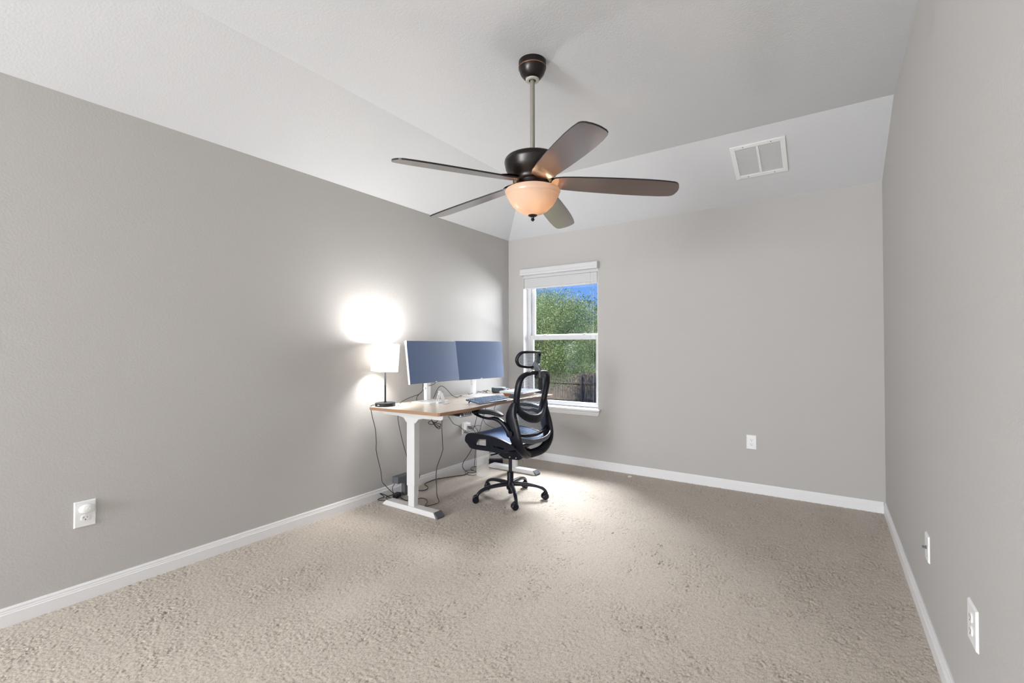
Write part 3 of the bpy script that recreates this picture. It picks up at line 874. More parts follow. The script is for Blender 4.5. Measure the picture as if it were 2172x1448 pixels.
# mechanism
bm = BM()
plate(bm, [(.095, .385), (.07, .345), (.02, .322), (-.12, .328), (-.155, .345), (-.15, .405), (.08, .405)], [], .13, lambda u, v, w_: Vector((w_, u, v)))
obj('tilt_mechanism', bm, M['black'], ch, bevel=.006)
for yb, zb in ((.065, .360), (-.04, .345), (-.10, .345)):
    bm = BM(); lathe(bm, [(0, 0), (.007, 0), (.007, .004), (.004, .006), (0, .006)], 14, M=Matrix.Translation((-.065, yb, zb)) @ Matrix.Rotation(R_(-90), 4, 'Y'))
    obj('bolt', bm, M['chrome'], ch)
bm = BM(); sweep(bm, [(-.06, .04, .372), (-.14, .05, .370), (-.19, .055, .372)], r=.006, sides=10, sub=3)
obj('lever', bm, M['black'], ch, smooth=True)
# seat
outl = [(.262, .485), (.255, .512), (.235, .532), (.20, .541), (.10, .542), (-.04, .531), (-.15, .505), (-.20, .485), (-.215, .465), (-.15, .435), (-.09, .414), (.02, .418), (.19, .419), (.235, .450), (.258, .468)]
outl = [tuple(p) for p in catmull([p for p in outl], 4, True)]
slot1 = [(.135, .500), (.050, .508), (.050, .452), (.160, .450)]
slot2 = [(-.02, .470), (-.12, .458), (-.12, .446), (-.02, .456)]
for s in (-1, 1):
    bm = BM(); plate(bm, outl, [slot1, slot2], .022, lambda u, v, w_: Vector((s * .250 + w_, u, v)))
    obj('seat_side', bm, M['black'], ch, bevel=.005)
bm = BM()
sweep(bm, [(-.25, .246, .486, .020, .022), (-.12, .262, .480, .020, .024), (0, .266, .476, .020, .024), (.12, .262, .480, .020, .024), (.25, .246, .486, .020, .022)], up=(0, 0, 1), sub=4, sides=14, power=2.5)
sweep(bm, [(-.25, -.195, .478, .018, .014), (0, -.205, .462, .018, .014), (.25, -.195, .478, .018, .014)], up=(0, 0, 1), sub=4, sides=12, power=2.5)
for y in (.10, -.08):
    sweep(bm, [(-.25, y, .430, .022, .010), (-.10, y, .405, .026, .010), (0, y, .402, .030, .010), (.10, y, .405, .026, .010), (.25, y, .430, .022, .010)], up=(0, 0, 1), sub=4, sides=12, power=3)
obj('seat_pan', bm, M['black'], ch, smooth=True)
bm = BM()
NX, NY = 16, 22
vs = {}
for i in range(NX + 1):
    for j in range(NY + 1):
        x = -.245 + .49 * i / NX; y = -.205 + .47 * j / NY
        u = (x / .245)
        zt = np.interp(y, [-.205, -.15, -.04, .10, .20, .235, .255, .266], [.484, .505, .530, .541, .540, .531, .512, .488])
        sag = (1 - u * u) * (.020 if y < .18 else .020 * max(0, (.262 - y) / .08))
        vs[i, j] = bm.verts.new((x, y, zt - sag))
for i in range(NX):
    for j in range(NY):
        bm.faces.new((vs[i, j], vs[i + 1, j], vs[i + 1, j + 1], vs[i, j + 1]))
so = obj('seat_mesh', bm, M['seatnet'], ch, smooth=True)
sm_ = so.modifiers.new('thick', 'SOLIDIFY'); sm_.thickness = .004; sm_.offset = -1
so['label'] = 'dark woven mesh seat panel, its blue a tinted-in sky reflection'

# backrest ring
ring = [(0, -.266, 1.022, .018, .016), (.11, -.258, 1.020, .018, .016), (.176, -.243, 1.004, .019, .017), (.208, -.228, .962, .021, .018), (.214, -.215, .895, .024, .018), (.210, -.203, .830, .026, .018), (.198, -.198, .770, .028, .017), (.168, -.210, .722, .032, .014),
        (.10, -.238, .678, .037, .012), (0, -.252, .660, .039, .012)]
ringl = [(-x, y, z, a, b_) for x, y, z, a, b_ in ring[-2:0:-1]]
bm = BM()
def ringsweep(bm, pts, sides=14, power=2.6, sub=5):
    """closed ring lying roughly in the xz plane: a = in-plane half width, b = half depth (y)"""
    sweep(bm, pts, up=(0, 1, 0), sub=sub, sides=sides, power=power, closed=True)
ringsweep(bm, [(x, y, z, a * .85, b_ * 1.35) for x, y, z, a, b_ in ring + ringl])
obj('back_frame', bm, M['black'], ch, smooth=True)
def panel(pts_fn, nx, nz):
    bm = BM(); g = {}
    for i in range(nx + 1):
        for j in range(nz + 1):
            g[i, j] = bm.verts.new(pts_fn(i / nx, j / nz))
    for i in range(nx):
        for j in range(nz):
            bm.faces.new((g[i, j], g[i + 1, j], g[i + 1, j + 1], g[i, j + 1]))
    return bm
def halfw(z):   # inner half width of the back ring at height z
    return float(np.interp(z, [.665, .69, .72, .77, .83, .95, .99, 1.010, 1.018], [.03, .12, .165, .195, .208, .204, .165, .11, .05]))
def back_pt(u, v):
    z = .668 + v * (1.014 - .668)
    hw = halfw(z)
    x = (2 * u - 1) * hw
    y = float(np.interp(z, [.66, .77, .83, .89, .96, 1.02], [-.228, -.190, -.194, -.208, -.226, -.260])) - .018 * (1 - (x / .23) ** 2)
    return (x, y + .004, z)
mb = obj('back_mesh', panel(back_pt, 12, 24), M['net'], ch, smooth=True)
mb['label'] = 'see-through woven mesh back panel'
# pillars down to the arm mounts and the wishbone
for s in (-1, 1):
    bm = BM()
    sweep(bm, [(s * .222, -.195, .800, .020, .020), (s * .232, -.182, .755, .022, .034), (s * .240, -.174, .700, .020, .046), (s * .243, -.186, .640, .017, .052), (s * .243, -.202, .580, .017, .052),
               (s * .238, -.218, .520, .017, .048), (s * .215, -.232, .465, .020, .040), (s * .165, -.236, .420, .026, .034), (s * .10, -.222, .390, .030, .034), (s * .03, -.175, .372, .034, .022), (0, -.13, .366, .034, .018)], up=(0, 1, 0), sub=5, sides=14, power=3.2)
    obj('back_support', bm, M['black'], ch, smooth=True)
# lower mesh, its rim and the grey lumbar bar
def low_pt(u, v):
    z0 = .545 - .012 * (1 - (2 * u - 1) ** 2); z1 = .728 - .060 * (1 - (2 * u - 1) ** 2)
    z = z0 + v * (z1 - z0); x = (2 * u - 1) * .215
    return (x, -.205 - .030 * (1 - (x / .23) ** 2), z)
obj('lumbar_mesh', panel(low_pt, 12, 14), M['net'], ch, smooth=True)
bm = BM(); sweep(bm, [(-.23, -.205, .562, .016, .014), (-.12, -.232, .543, .014, .013), (0, -.240, .535, .014, .013), (.12, -.232, .543, .014, .013), (.23, -.205, .562, .016, .014)], up=(0, 0, 1), sub=5, sides=12, power=2.6)
obj('lumbar_rim', bm, M['black'], ch, smooth=True)
bm = BM(); sweep(bm, [(-.235, -.245, .532, .006, .018), (-.13, -.278, .505, .007, .018), (0, -.290, .496, .007, .018), (.13, -.278, .505, .007, .018), (.235, -.245, .532, .006, .018)], up=(0, 0, 1), sub=5, sides=12, power=3)
o = obj('lumbar_bar', bm, mat('dark_grey_bar', (.075, .085, .11), .35), ch, smooth=True); o['label'] = 'dark grey curved lumbar bar'
# headrest
hr = [(0, -.222, 1.182), (.09, -.214, 1.182), (.140, -.199, 1.176), (.157, -.176, 1.142), (.157, -.172, 1.108), (.137, -.184, 1.078), (.08, -.210, 1.066), (0, -.218, 1.064)]
hrl = [(-x, y, z) for x, y, z in hr[-2:0:-1]]
bm = BM(); sweep(bm, [p + (.010, .014) for p in hr + hrl], up=(0, 1, 0), sub=5, sides=12, power=2.5, closed=True)
hd = obj('headrest', bm, M['black'], ch, smooth=True)
def head_pt(u, v):
    x = (2 * u - 1) * .152; e = math.sqrt(max(0, 1 - (abs(2 * u - 1)) ** 5)) * .056 + .002
    return (x, -.216 + .036 * (x / .168) ** 2, 1.123 + (2 * v - 1) * e)
obj('headrest_mesh', panel(head_pt, 14, 8), M['net'], hd, smooth=True)
bm = BM()
sweep(bm, [(0, -.220, 1.082, .042, .010), (0, -.245, 1.070, .032, .011), (0, -.275, 1.056, .016, .013), (0, -.286, 1.030, .013, .013)], up=(1, 0, 0.001), sub=4, sides=12, power=2.6)
hb = BM()
hbk = obj('headrest_bracket', bm, M['greyplastic'], ch, smooth=True)
bm = BM(); box(bm, -.031, .031, -.306, -.246, .978, 1.038)
obj('slider_clamp', bm, mat('dark_olive_plastic', (.035, .04, .038), .45), ch, bevel=.008, seg=3)
bm = BM(); box(bm, -.020, .020, -.296, -.280, .886, 1.00)
obj('slider_bar', bm, M['black'], ch, bevel=.004)
# armrests
for s in (-1, 1):
    bm = BM()
    sweep(bm, [(s * .290, .158, .712, .020, .006), (s * .290, .135, .718, .036, .014), (s * .288, .08, .724, .042, .017), (s * .286, 0, .726, .042, .017), (s * .285, -.06, .722, .040, .016), (s * .284, -.105, .712, .032, .013), (s * .283, -.125, .706, .018, .006)], up=(0, 0, 1), sub=5, sides=16, power=2.6)
    pd = obj('arm_pad', bm, M['black_soft'], ch, smooth=True)
    bm = BM()
    sweep(bm, [(s * .286, .140, .704, .020, .007), (s * .285, .08, .684, .020, .007), (s * .284, .01, .676, .021, .009), (s * .283, -.055, .680, .022, .014), (s * .280, -.105, .664, .022, .017), (s * .276, -.145, .628, .020, .018), (s * .272, -.172, .588, .018, .018), (s * .270, -.182, .560, .015, .016)], up=(0, 0, 1), sub=5, sides=14, power=2.8)
    ar = obj('armrest', bm, M['black'], ch, smooth=True)
    bm = BM(); lathe(bm, [(0, 0), (.024, 0), (.026, .004), (.026, .020), (0, .022)], 24, M=Matrix.Translation((s * .262, -.182, .575)) @ Matrix.Rotation(R_(90 * s), 4, 'Y'))
    obj('arm_pivot', bm, M['black'], ar, smooth=True)

# ------------------------------------------------------------------ things under the desk
ug = thing('surge_protector', 'dark grey boxy surge protector with a red switch behind the near desk leg', 'surge protector', (-2.90, 2.66, 0))
obj('protector_body', bx(-2.935, -2.865, 2.575, 2.722, .118, .172), M['greyplastic'], ug, bevel=.003, world=True)
obj('support_post', bx(-2.925, -2.885, 2.665, 2.73, .0, .118), M['greyplastic'], ug, bevel=.003, world=True)
obj('red_switch', bx(-2.866, -2.860, 2.690, 2.715, .138, .156), M['red'], ug, world=True)
bk = thing('power_adapter', 'flat black power adapter on the carpet by the wall beyond the chair', 'power adapter', (-2.885, 3.935, 0), R_(35))
obj('adapter_body', bx(-.075, .075, -.035, .035, .003, .045), M['black'], bk, bevel=.006)
bk2 = thing('power_adapter', 'small black plug adapter amid the cord pile by the surge protector', 'power adapter', (-2.905, 2.60, 0), R_(20))
obj('adapter_body', bx(-.022, .022, -.035, .035, .002, .035), M['black'], bk2, bevel=.005)
# retouching smudge behind the chair seat, built as a see-through column
mf = bpy.data.materials.new('see_through_smudge'); mf.use_nodes = True
nt = mf.node_tree; nt.nodes.clear()
o_ = nt.nodes.new('ShaderNodeOutputMaterial'); tr = nt.nodes.new('ShaderNodeBsdfTransparent'); df = nt.nodes.new('ShaderNodeBsdfDiffuse')
df.inputs['Color'].default_value = (.85, .83, .80, 1); mx = nt.nodes.new('ShaderNodeMixShader'); mx.inputs['Fac'].default_value = .27
nt.links.new(tr.outputs[0], mx.inputs[1]); nt.links.new(df.outputs[0], mx.inputs[2]); nt.links.new(mx.outputs[0], o_.inputs['Surface'])
fc = thing('retouch_smudge', 'pale see-through column shape of a retouching smudge on the carpet under the desk behind the chair seat', 'column', (-2.72, 3.500, 0))
bm = BM(); plate(bm, rrect(-.045, .045, -.045, .045, .012), [], .32, lambda u, v, w_: Vector((u, v, .162 + w_)))
obj('smudge_body', bm, mf, fc)

# ------------------------------------------------------------------ cables
CB = {
    'lamp_cord': [(-2.937,2.397,0.772),(-2.908,2.346,0.772),(-2.93,2.357,0.755),(-2.93,2.359,0.736),(-2.93,2.373,0.676),(-2.93,2.401,0.58),(-2.93,2.41,0.487),(-2.93,2.41,0.413),(-2.93,2.429,0.335),(-2.93,2.457,0.236),(-2.93,2.466,0.167),(-2.93,2.49,0.127),(-2.995,2.63,0.008),(-2.919,2.593,0.008),(-2.885,2.602,0.008)],
    'rear_cord': [(-2.768,2.491,0.77),(-2.92,2.623,0.672),(-2.92,2.628,0.606),(-2.92,2.649,0.525),(-2.92,2.679,0.423),(-2.92,2.716,0.318),(-2.92,2.759,0.17)],
    'mon_cable': [(-2.82,2.808,0.92),(-2.82,2.808,0.884),(-2.86,2.842,0.848),(-2.86,2.798,0.823),(-2.86,2.728,0.81),(-2.86,2.66,0.796),(-2.86,2.609,0.778),(-2.86,2.579,0.758)],
    'mon_cable2': [(-2.85,2.827,0.845),(-2.85,2.788,0.821),(-2.85,2.767,0.799),(-2.85,2.767,0.775)],
    'mon_cable3': [(-2.8,2.947,0.924),(-2.8,2.924,0.905),(-2.8,2.883,0.896),(-2.8,2.855,0.894)],
    'arch_cable': [(-2.86,2.974,0.771),(-2.86,2.998,0.806),(-2.86,3.028,0.85),(-2.86,3.064,0.872),(-2.86,3.107,0.865),(-2.86,3.164,0.826),(-2.86,3.222,0.778),(-2.767,3.181,0.77),(-2.822,3.29,0.77),(-2.816,3.344,0.77),(-2.79,3.361,0.77)],
    'long_cord': [(-2.4,2.602,0.705),(-2.45,2.646,0.663),(-2.45,2.641,0.61),(-2.45,2.646,0.537),(-2.45,2.651,0.463),(-2.45,2.651,0.427),(-2.45,2.625,0.378),(-2.45,2.588,0.314),(-2.45,2.578,0.245),(-2.45,2.583,0.173),(-2.45,2.588,0.1),(-2.526,2.69,0.012),(-2.505,2.651,0.012),(-2.514,2.594,0.012),(-2.538,2.552,0.012),(-2.579,2.614,0.012),(-2.619,2.654,0.012),(-2.67,2.675,0.012),(-2.704,2.666,0.012),(-2.706,2.637,0.012),(-2.707,2.582,0.012),(-2.751,2.579,0.012)],
    'floor_cord': [(-2.915,2.744,0.008),(-2.875,2.802,0.008),(-2.838,2.826,0.008),(-2.836,2.875,0.008),(-2.88,2.925,0.008),(-2.961,2.972,0.008),(-2.984,3.078,0.008),(-2.972,3.159,0.008),(-2.931,3.242,0.008),(-2.889,3.327,0.008),(-2.858,3.386,0.008),(-2.867,3.46,0.008)],
    'outlet_cord': [(-2.5,2.777,0.668),(-2.8,3.141,0.56),(-2.8,3.18,0.525),(-2.8,3.245,0.498),(-2.8,3.311,0.454),(-2.8,3.373,0.431),(-2.93,3.573,0.388)],
    'drop1': [(-2.75,3.496,0.661),(-2.75,3.467,0.597),(-2.75,3.438,0.534),(-2.75,3.41,0.471),(-2.75,3.388,0.443)],
    'drop2': [(-2.7,3.52,0.653),(-2.7,3.497,0.575),(-2.7,3.461,0.513),(-2.7,3.439,0.458),(-2.7,3.417,0.386),(-2.7,3.41,0.277)],
    'drop3': [(-2.7,3.468,0.659),(-2.7,3.483,0.554),(-2.7,3.512,0.497),(-2.7,3.579,0.46),(-2.7,3.671,0.424)],
    'drop4': [(-2.7,3.719,0.678),(-2.7,3.672,0.637),(-2.7,3.656,0.592),(-2.7,3.664,0.531)],
    'tap1': [(-2.85,3.468,0.453),(-2.85,3.526,0.454),(-2.85,3.563,0.425),(-2.85,3.6,0.374),(-2.85,3.607,0.293)],
    'tap2': [(-2.85,3.483,0.419),(-2.85,3.533,0.407),(-2.85,3.555,0.362),(-2.85,3.563,0.278),(-2.85,3.548,0.188),(-2.85,3.533,0.054)],
    'tap3': [(-2.85,3.49,0.436),(-2.85,3.541,0.447),(-2.85,3.585,0.45),(-2.85,3.63,0.439)],
    'curve': [(-2.9,3.558,0.25),(-2.9,3.543,0.206),(-2.9,3.486,0.157),(-2.9,3.436,0.122),(-2.9,3.415,0.081),(-2.9,3.436,0.045),(-2.883,3.472,0.012),(-2.83,3.486,0.012),(-2.814,3.517,0.012)],
    'floorloop': [(-2.825,3.531,0.012),(-2.884,3.553,0.012),(-2.937,3.581,0.012),(-2.963,3.651,0.012),(-2.947,3.684,0.012)],
    'floorloop2': [(-2.762,3.452,0.012),(-2.768,3.41,0.012),(-2.815,3.398,0.012),(-2.869,3.42,0.012),(-2.92,3.488,0.012),(-2.919,3.53,0.012),(-2.869,3.542,0.012)],
    'riser': [(-2.93,3.662,0.076),(-2.93,3.639,0.043),(-2.932,3.627,0.012),(-2.876,3.58,0.012)],
    'leftloop': [(-2.867,2.586,0.008),(-2.865,2.545,0.008),(-2.879,2.494,0.008),(-2.92,2.467,0.008),(-2.96,2.454,0.008),(-3.019,2.484,0.008),(-3.073,2.533,0.008),(-2.95,2.464,0.059),(-3.015,2.557,0.012),(-2.952,2.542,0.012),(-2.883,2.532,0.012),(-2.858,2.549,0.012)],
    'leftloop2': [(-2.957,2.611,0.012),(-2.957,2.567,0.012),(-2.952,2.528,0.012),(-2.909,2.501,0.012),(-2.875,2.51,0.012),(-2.879,2.562,0.012),(-2.894,2.595,0.012),(-2.845,2.586,0.012),(-2.776,2.563,0.012),(-2.749,2.567,0.012)],
    'stripcord': [(-2.92,2.593,0.111),(-2.92,2.569,0.091),(-2.92,2.569,0.06),(-2.92,2.584,0.026)],
    'brickcord': [(-2.986,3.923,0.02),(-2.989,4.021,0.02),(-2.926,3.844,0.01),(-2.904,3.906,0.01),(-2.837,3.857,0.01),(-2.796,3.816,0.01)],
    'farcord': [(-2.566,3.879,0.1),(-2.528,3.881,0.1),(-2.461,3.812,0.1),(-2.427,3.725,0.1),(-2.408,3.632,0.1)],
    'mon2c': [(-2.79,3.453,0.911),(-2.79,3.446,0.884),(-2.79,3.424,0.867)],
    'clut': [(-2.8,3.728,0.78),(-2.855,3.753,0.78),(-2.784,3.622,0.78),(-2.891,3.73,0.78),(-2.819,3.599,0.78),(-2.873,3.622,0.78),(-2.792,3.506,0.78)],
    'clut2': [(-2.849,3.754,0.785),(-2.808,3.661,0.785),(-2.709,3.554,0.785),(-2.79,3.614,0.785),(-2.743,3.532,0.785),(-2.873,3.738,0.785)],
    'white': [(-2.612,3.725,0.79),(-2.721,3.897,0.79),(-2.771,3.994,0.79),(-2.692,3.915,0.79),(-2.597,3.793,0.79)],
    'mon2b': [(-2.791,3.446,0.785),(-2.777,3.402,0.785),(-2.744,3.319,0.785),(-2.832,3.419,0.785)],
    'bund': [(-2.35,2.513,0.717),(-2.35,2.488,0.686),(-2.35,2.458,0.673),(-2.35,2.434,0.69),(-2.35,2.406,0.693),(-2.35,2.396,0.681),(-2.35,2.42,0.668),(-2.35,2.458,0.666),(-2.35,2.498,0.647),(-2.35,2.518,0.63),(-2.35,2.498,0.626),(-2.35,2.468,0.647),(-2.35,2.444,0.675),(-2.35,2.425,0.704)],
    'bund2': [(-2.34,2.512,0.659),(-2.34,2.477,0.668),(-2.34,2.438,0.683),(-2.34,2.458,0.653),(-2.34,2.487,0.639),(-2.34,2.512,0.649),(-2.34,2.502,0.664)],
    'undrt': [(-2.793,2.728,0.01),(-2.755,2.696,0.01)],
    'hook': [(-2.95,2.886,0.133),(-2.95,2.898,0.102),(-2.95,2.892,0.074),(-2.95,2.881,0.048)],
}
def cable(key, label, r=.0028, m='cable', group=None, name='cable', pts=None):
    P = [(max(x, XL + .018), y, z) for x, y, z in (pts or CB[key])]      # keep clear of the wall and baseboard
    bm = BM(); sweep(bm, P, r=r, sides=7, sub=5)
    o = obj(name, bm, M[m], None, smooth=True)
    tag(o, label, 'cable', group)
    return o
GC = 'cords hanging under the desk'
GF = 'cords lying on the carpet'
cable('lamp_cord', 'black lamp cord falling past the near left desk corner to the floor', group=GC)
cable('rear_cord', 'black cord hanging between the wall and the near desk leg', group=GC)
cable('mon_cable', 'black cord running from the left monitor stand down to the back desk edge')
cable('mon_cable2', 'short black cord bending down onto the left monitor base', r=.0026)
cable('mon_cable3', 'short black cord looping beneath the bottom edge of the left monitor', r=.0024)
cable('arch_cable', 'black cord arching above the desk between the two monitor stands', r=.0026)
cable('long_cord', 'long black cord dropping from the near front desk corner to the carpet', r=.003, group=GC)
cable('floor_cord', 'black cord trailing along the carpet from the near leg towards the chair', r=.004, group=GF)
cable('outlet_cord', 'black cord sloping from the control panel to the outlet', r=.0026, group=GC)
cable('drop1', 'straight black cord slanting from the desk down to the outlet plugs', r=.0026, group=GC)
cable('drop2', 'black cord hanging below the near armrest down behind the seat', r=.0024, group=GC)
cable('drop3', 'black cord curving right below the near armrest to the seat mesh', r=.0024, group=GC)
cable('drop4', 'short black cord under the desk edge above the near armrest', r=.0024, group=GC)
cable('tap1', 'black cord arcing right and down from the upper plug', r=.0026, group=GC)
cable('tap2', 'black cord hanging down from the lower plug behind the seat front', r=.0026, group=GC)
cable('tap3', 'short black cord reaching sideways from the outlet plugs', r=.0026, group=GC)
cable('curve', 'black cord sweeping in a wide curve below the seat to the floor', r=.0032, group=GC)
cable('floorloop', 'small black cord loop on the carpet left of the pale smudge', r=.003, group=GF)
cable('floorloop2', 'flat oval black cord loop in front of the pale smudge', r=.003, group=GF)
cable('leftloop', 'wide black cord loop against the baseboard left of the near leg', r=.0032, group=GF)
cable('leftloop2', 'tight black cord coil on the carpet in front of the surge protector', r=.0034, group=GF)
cable('stripcord', 'short black cord curving down from the end of the surge protector', r=.0026, group=GC)
cable('brickcord', 'black cord leading from the flat power adapter towards the far desk foot', r=.003, group=GF)
cable('farcord', 'thin black cord loop standing beside the far desk leg', r=.0026)
cable('hook', 'short black cord bending over the baseboard right of the near leg', r=.003, group=GC)
cable('mon2c', 'short black cord below the right monitor', r=.0022)
cable('clut', 'tangled dark cord between the right monitor stand and the speaker', r=.0028)
cable('clut2', 'knotted dark cord bunch beside the speaker', r=.0032)
cable('white', 'small white cable arch standing by the speaker', r=.0024, m='cable_w')
cable('mon2b', 'short dark cord on the right monitor base', r=.0024)
cable('bund', 'bundled black cord hanging under the near front desk corner', r=.0026, group=GC)
cable('bund2', 'inner loop of the bundled black cord under the desk corner', r=.0026, group=GC)
# scrap of paper on the carpet
bm = BM()
sweep(bm, [(-1.545, 4.195, .006, .004, .010), (-1.530, 4.205, .010, .004, .008), (-1.515, 4.212, .009, .003, .006)], up=(0, 0, 1), sub=3, sides=8)
tag(obj('carpet_scrap', bm, mat('pale_scrap', (.66, .58, .48), .8), None), 'pale frayed carpet scrap by the back baseboard right of the chair', 'scrap')

# ------------------------------------------------------------------ outdoors
GZ = -2.0
struct('ground', bx(-40, 20, YB + 1.2, 60, GZ - .3, GZ), mat('dry_lawn', (.30, .26, .16), .95, vary=(.8, 6, (.16, .19, .07), .35, .65, (1, 1, 1)), bump=[(20, 4, .05)]))
fe = thing('wooden_fence', 'weathered wooden picket fence seen through the lower window pane', 'fence', (-11.5, 22.5, GZ))
mwood = mat('weathered_grey_wood', (.20, .17, .15), .9, vary=(3, 5, (.11, .095, .085), .3, .7, (8, 8, .5)))
fr_ = random.Random(5)
bm = BM()
x = -19.0
while x < -3.5:
    h = 1.75 + fr_.uniform(-.03, .03) + (.12 if x > -11.2 else 0)
    wd = .135
    box(bm, x, x + wd, 22.5 + fr_.uniform(-.008, .008), 22.52, GZ, GZ + h)
    x += wd + .012
obj('pickets', bm, mwood, fe, world=True)
for zz in (.35, 1.25):
    obj('rail', bx(-19, -3.5, 22.44, 22.495, GZ + zz, GZ + zz + .09), mwood, fe, world=True)
for px_ in (-18, -15.6, -13.2, -10.8, -8.4, -6):
    obj('post', bx(px_ - .05, px_ + .05, 22.36, 22.44, GZ, GZ + 1.7), mwood, fe, world=True)

def leaf_material(name, c1, c2, c3):
    m = bpy.data.materials.new(name); m.use_nodes = True
    nt = m.node_tree; b_ = nt.nodes['Principled BSDF']; b_.inputs['Roughness'].default_value = .55
    ge = nt.nodes.new('ShaderNodeNewGeometry'); rp = nt.nodes.new('ShaderNodeValToRGB')
    rp.color_ramp.elements[0].color = (*c1, 1); rp.color_ramp.elements[1].color = (*c3, 1)
    e = rp.color_ramp.elements.new(.5); e.color = (*c2, 1)
    nt.links.new(ge.outputs['Random Per Island'], rp.inputs['Fac'])
    tc_ = nt.nodes.new('ShaderNodeTexCoord'); nz_ = nt.nodes.new('ShaderNodeTexNoise'); nz_.inputs['Scale'].default_value = 1.6; nz_.inputs['Detail'].default_value = 3
    nt.links.new(tc_.outputs['Object'], nz_.inputs['Vector'])
    mr_ = nt.nodes.new('ShaderNodeMapRange'); mr_.inputs['From Min'].default_value = .38; mr_.inputs['From Max'].default_value = .62
    mr_.inputs['To Min'].default_value = -.28; mr_.inputs['To Max'].default_value = .28
    ad_ = nt.nodes.new('ShaderNodeMath'); ad_.operation = 'ADD'; ad_.use_clamp = True
    nt.links.new(nz_.outputs['Fac'], mr_.inputs['Value']); nt.links.new(mr_.outputs['Result'], ad_.inputs[0])
    nt.links.new(ge.outputs['Random Per Island'], ad_.inputs[1]); nt.links.new(ad_.outputs[0], rp.inputs['Fac'])
    nt.links.new(rp.outputs['Color'], b_.inputs['Base Color'])
    tl = nt.nodes.new('ShaderNodeBsdfTranslucent'); nt.links.new(rp.outputs['Color'], tl.inputs['Color'])
    mx = nt.nodes.new('ShaderNodeMixShader'); mx.inputs['Fac'].default_value = .3
    o = nt.nodes['Material Output']
    nt.links.new(b_.outputs[0], mx.inputs[1]); nt.links.new(tl.outputs[0], mx.inputs[2]); nt.links.new(mx.outputs[0], o.inputs['Surface'])
    return m
ML = leaf_material('bright_leaves', (.16, .27, .07), (.34, .44, .17), (.55, .58, .32))
ML2 = leaf_material('dark_leaves', (.11, .20, .07), (.24, .34, .14), (.45, .50, .28))
mbark = mat('bark', (.12, .09, .07), .9, bump=[(30, 4, .02)])
def tree(name, label, base, crown, radii, ncl, per, size, lm, seed, sig=.42, group='trees outside the window'):
    rs = np.random.RandomState(seed)
    t = thing(name, label, 'tree', base, 0, group)
    c = np.array(crown); rad = np.array(radii)
    u = rs.normal(size=(ncl, 3)); u /= np.linalg.norm(u, axis=1)[:, None]
    cen = c + u * rad * (rs.rand(ncl, 1) ** .45)
    P = np.repeat(cen, per, 0) + rs.normal(size=(ncl * per, 3)) * sig * np.array([1, 1, .75])
    n = len(P)
    a = rs.normal(size=(n, 3)); a /= np.linalg.norm(a, axis=1)[:, None]
    b0 = rs.normal(size=(n, 3)); b0 -= (b0 * a).sum(1)[:, None] * a; b0 /= np.linalg.norm(b0, axis=1)[:, None]
    s = size * (.6 + .8 * rs.rand(n, 1))
    q1 = P - a * s; q2 = P + b0 * s * .45; q3 = P + a * s; q4 = P - b0 * s * .45
    co = np.stack([q1, q2, q3, q4], 1).reshape(-1, 3) - np.array(base)
    me = bpy.data.meshes.new('foliage')
    me.vertices.add(4 * n); me.vertices.foreach_set('co', co.ravel())
    me.loops.add(4 * n); me.loops.foreach_set('vertex_index', np.arange(4 * n, dtype=np.int32))
    me.polygons.add(n); me.polygons.foreach_set('loop_start', np.arange(0, 4 * n, 4, dtype=np.int32))
    me.update(calc_edges=True); me.materials.append(lm)
    o = link(bpy.data.objects.new('foliage', me)); o.parent = t
    bm = BM(); bz = Vector(base)
    cc = Vector(crown)
    sweep(bm, [tuple(bz) + (.20, .20), tuple(bz.lerp(cc, .45) + Vector((.15, 0, 0))) + (.15, .15), tuple(bz.lerp(cc, .8)) + (.10, .10), tuple(cc + Vector((0, 0, radii[2] * .4))) + (.04, .04)], sub=4, sides=10)
    for k in range(9):
        e = Vector(cen[k * 7 % ncl]); st = bz.lerp(cc, .55 + .05 * k)
        sweep(bm, [tuple(st) + (.07, .07), tuple(st.lerp(e, .5) + Vector((0, 0, .2))) + (.045, .045), tuple(e) + (.015, .015)], sub=3, sides=7)
    obj('trunk', bm, mbark, t, world=True)
tree('leafy_tree', 'large bright green tree filling the left of the window view', (-11.2, 18.5, GZ), (-11.2, 18.5, 1.55), (2.5, 2.0, 2.45), 260, 480, .027, ML, 1, .30)
tree('leafy_tree', 'shorter green tree at the right of the window view, its top against the sky', (-9.2, 25.5, GZ), (-10.3, 26.0, 1.5), (2.6, 1.6, 2.5), 220, 420, .034, ML2, 2, .33)
tree('leafy_tree', 'dark green tree standing farther back behind the fence', (-16.0, 30.0, GZ), (-16.3, 30.0, 1.8), (3.6, 2.4, 3.4), 180, 260, .07, ML2, 4, .5)

# ------------------------------------------------------------------ world, lights, camera
wd = bpy.data.worlds.new('sky'); scene.world = wd; wd.use_nodes = True
nt = wd.node_tree; bg = nt.nodes['Background']
tc = nt.nodes.new('ShaderNodeTexCoord'); sp = nt.nodes.new('ShaderNodeSeparateXYZ'); rp = nt.nodes.new('ShaderNodeValToRGB')
nt.links.new(tc.outputs['Generated'], sp.inputs[0]); nt.links.new(sp.outputs['Z'], rp.inputs['Fac'])
rp.color_ramp.elements[0].position = 0.0; rp.color_ramp.elements[0].color = (.20, .42, .88, 1)
rp.color_ramp.elements[1].position = .5; rp.color_ramp.elements[1].color = (.07, .22, .72, 1)
nt.links.new(rp.outputs['Color'], bg.inputs['Color']); bg.inputs['Strength'].default_value = 1.0

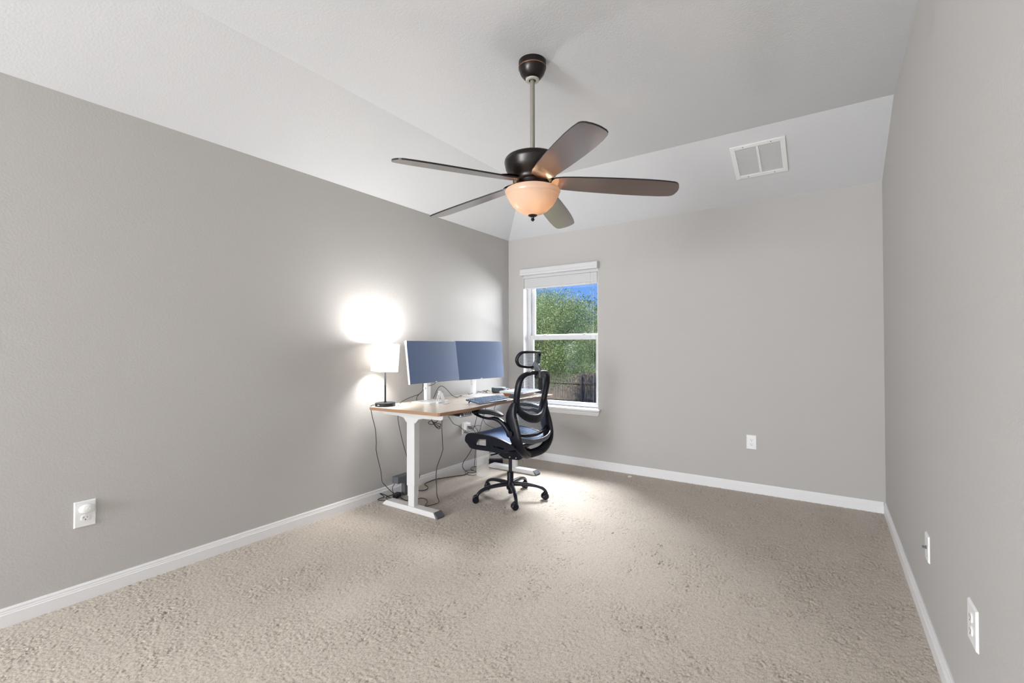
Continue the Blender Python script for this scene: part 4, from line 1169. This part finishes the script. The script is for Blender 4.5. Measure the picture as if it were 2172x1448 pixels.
def light(name, kind, loc, energy, col=(1, 1, 1), rot=(0, 0, 0), size=None, spread=None, radius=None, parent=None):
    L = bpy.data.lights.new(name, kind); L.energy = energy; L.color = col
    if kind == 'AREA':
        L.shape = 'RECTANGLE'; L.size, L.size_y = size
        if spread: L.spread = spread
    if radius is not None: L.shadow_soft_size = radius
    o = link(bpy.data.objects.new(name, L)); o.location = loc; o.rotation_euler = rot
    if parent: o.parent = parent
    return o
sun = light('sun', 'SUN', (0, 0, 10), 7.0, (1, .95, .86), rot=(R_(48), 0, R_(-35))); sun.data.angle = R_(.6)
# added fill lamp in the unseen opening behind the camera
light('rear_opening_fill', 'AREA', ((RX0 + RX1) / 2, YR - .05, (RZ0 + RZ1) / 2), 125, (.96, .97, 1.0), rot=(R_(95), 0, R_(0)), size=(2.3, 1.4))
# added fill lamp by the windowless left wall, out of view behind the camera
light('left_side_fill', 'AREA', (XL + .12, -2.9, 1.35), 390, (.95, .97, 1.0), rot=(R_(86), 0, R_(-42)), size=(2.6, 1.7))
# sky light falling in through the back window
light('back_window_skylight', 'AREA', (-3.25, YB + 2.6, 3.95), 1400, (.93, .96, 1.0), rot=(R_(-49), 0, R_(23)), size=(2.6, 1.6))
light('back_window_side_sky', 'AREA', (.7, YB + 4.2, 1.5), 850, (.94, .97, 1.0), rot=(R_(-88), 0, R_(-33)), size=(4.4, 3.0))
# fan light bulbs
for a in (40, 220, 310):
    light('fan_bulb', 'POINT', (.062 * math.cos(R_(a)), .062 * math.sin(R_(a)), fz(1.982)), 1.7, (1, .78, .52), radius=.014, parent=fan)
light('lamp_bulb', 'POINT', tuple(Ms @ Vector((0, 0, .432))), 36, (1, .98, .96), radius=.07, parent=lp)

cam = bpy.data.cameras.new('camera'); co = link(bpy.data.objects.new('camera', cam)); scene.camera = co
cam.sensor_width = 36; cam.lens = 980.73546 / 2172 * 36; cam.clip_start = .05; cam.clip_end = 300
Fv = Vector((-0.56221805, 0.82690288, 0.01193673)); Rv = Vector((0.82694508, 0.56227842, -0.00219384)); Uv = Vector((0.00852586, -0.0086376, 0.99992635))
Mt = Matrix((Rv, Uv, -Fv)).transposed().to_4x4(); Mt.translation = Vector((0, 0, 1.222)); co.matrix_world = Mt

scene.view_settings.view_transform = 'Standard'; scene.view_settings.look = 'None'
scene.view_settings.exposure = 0.13; scene.view_settings.gamma = 1.0; scene.view_settings.use_curve_mapping = False
scene.cycles.max_bounces = 10; scene.cycles.diffuse_bounces = 6; scene.cycles.transparent_max_bounces = 16
scene.cycles.use_denoising = True
scene.cycles.sample_clamp_indirect = 8
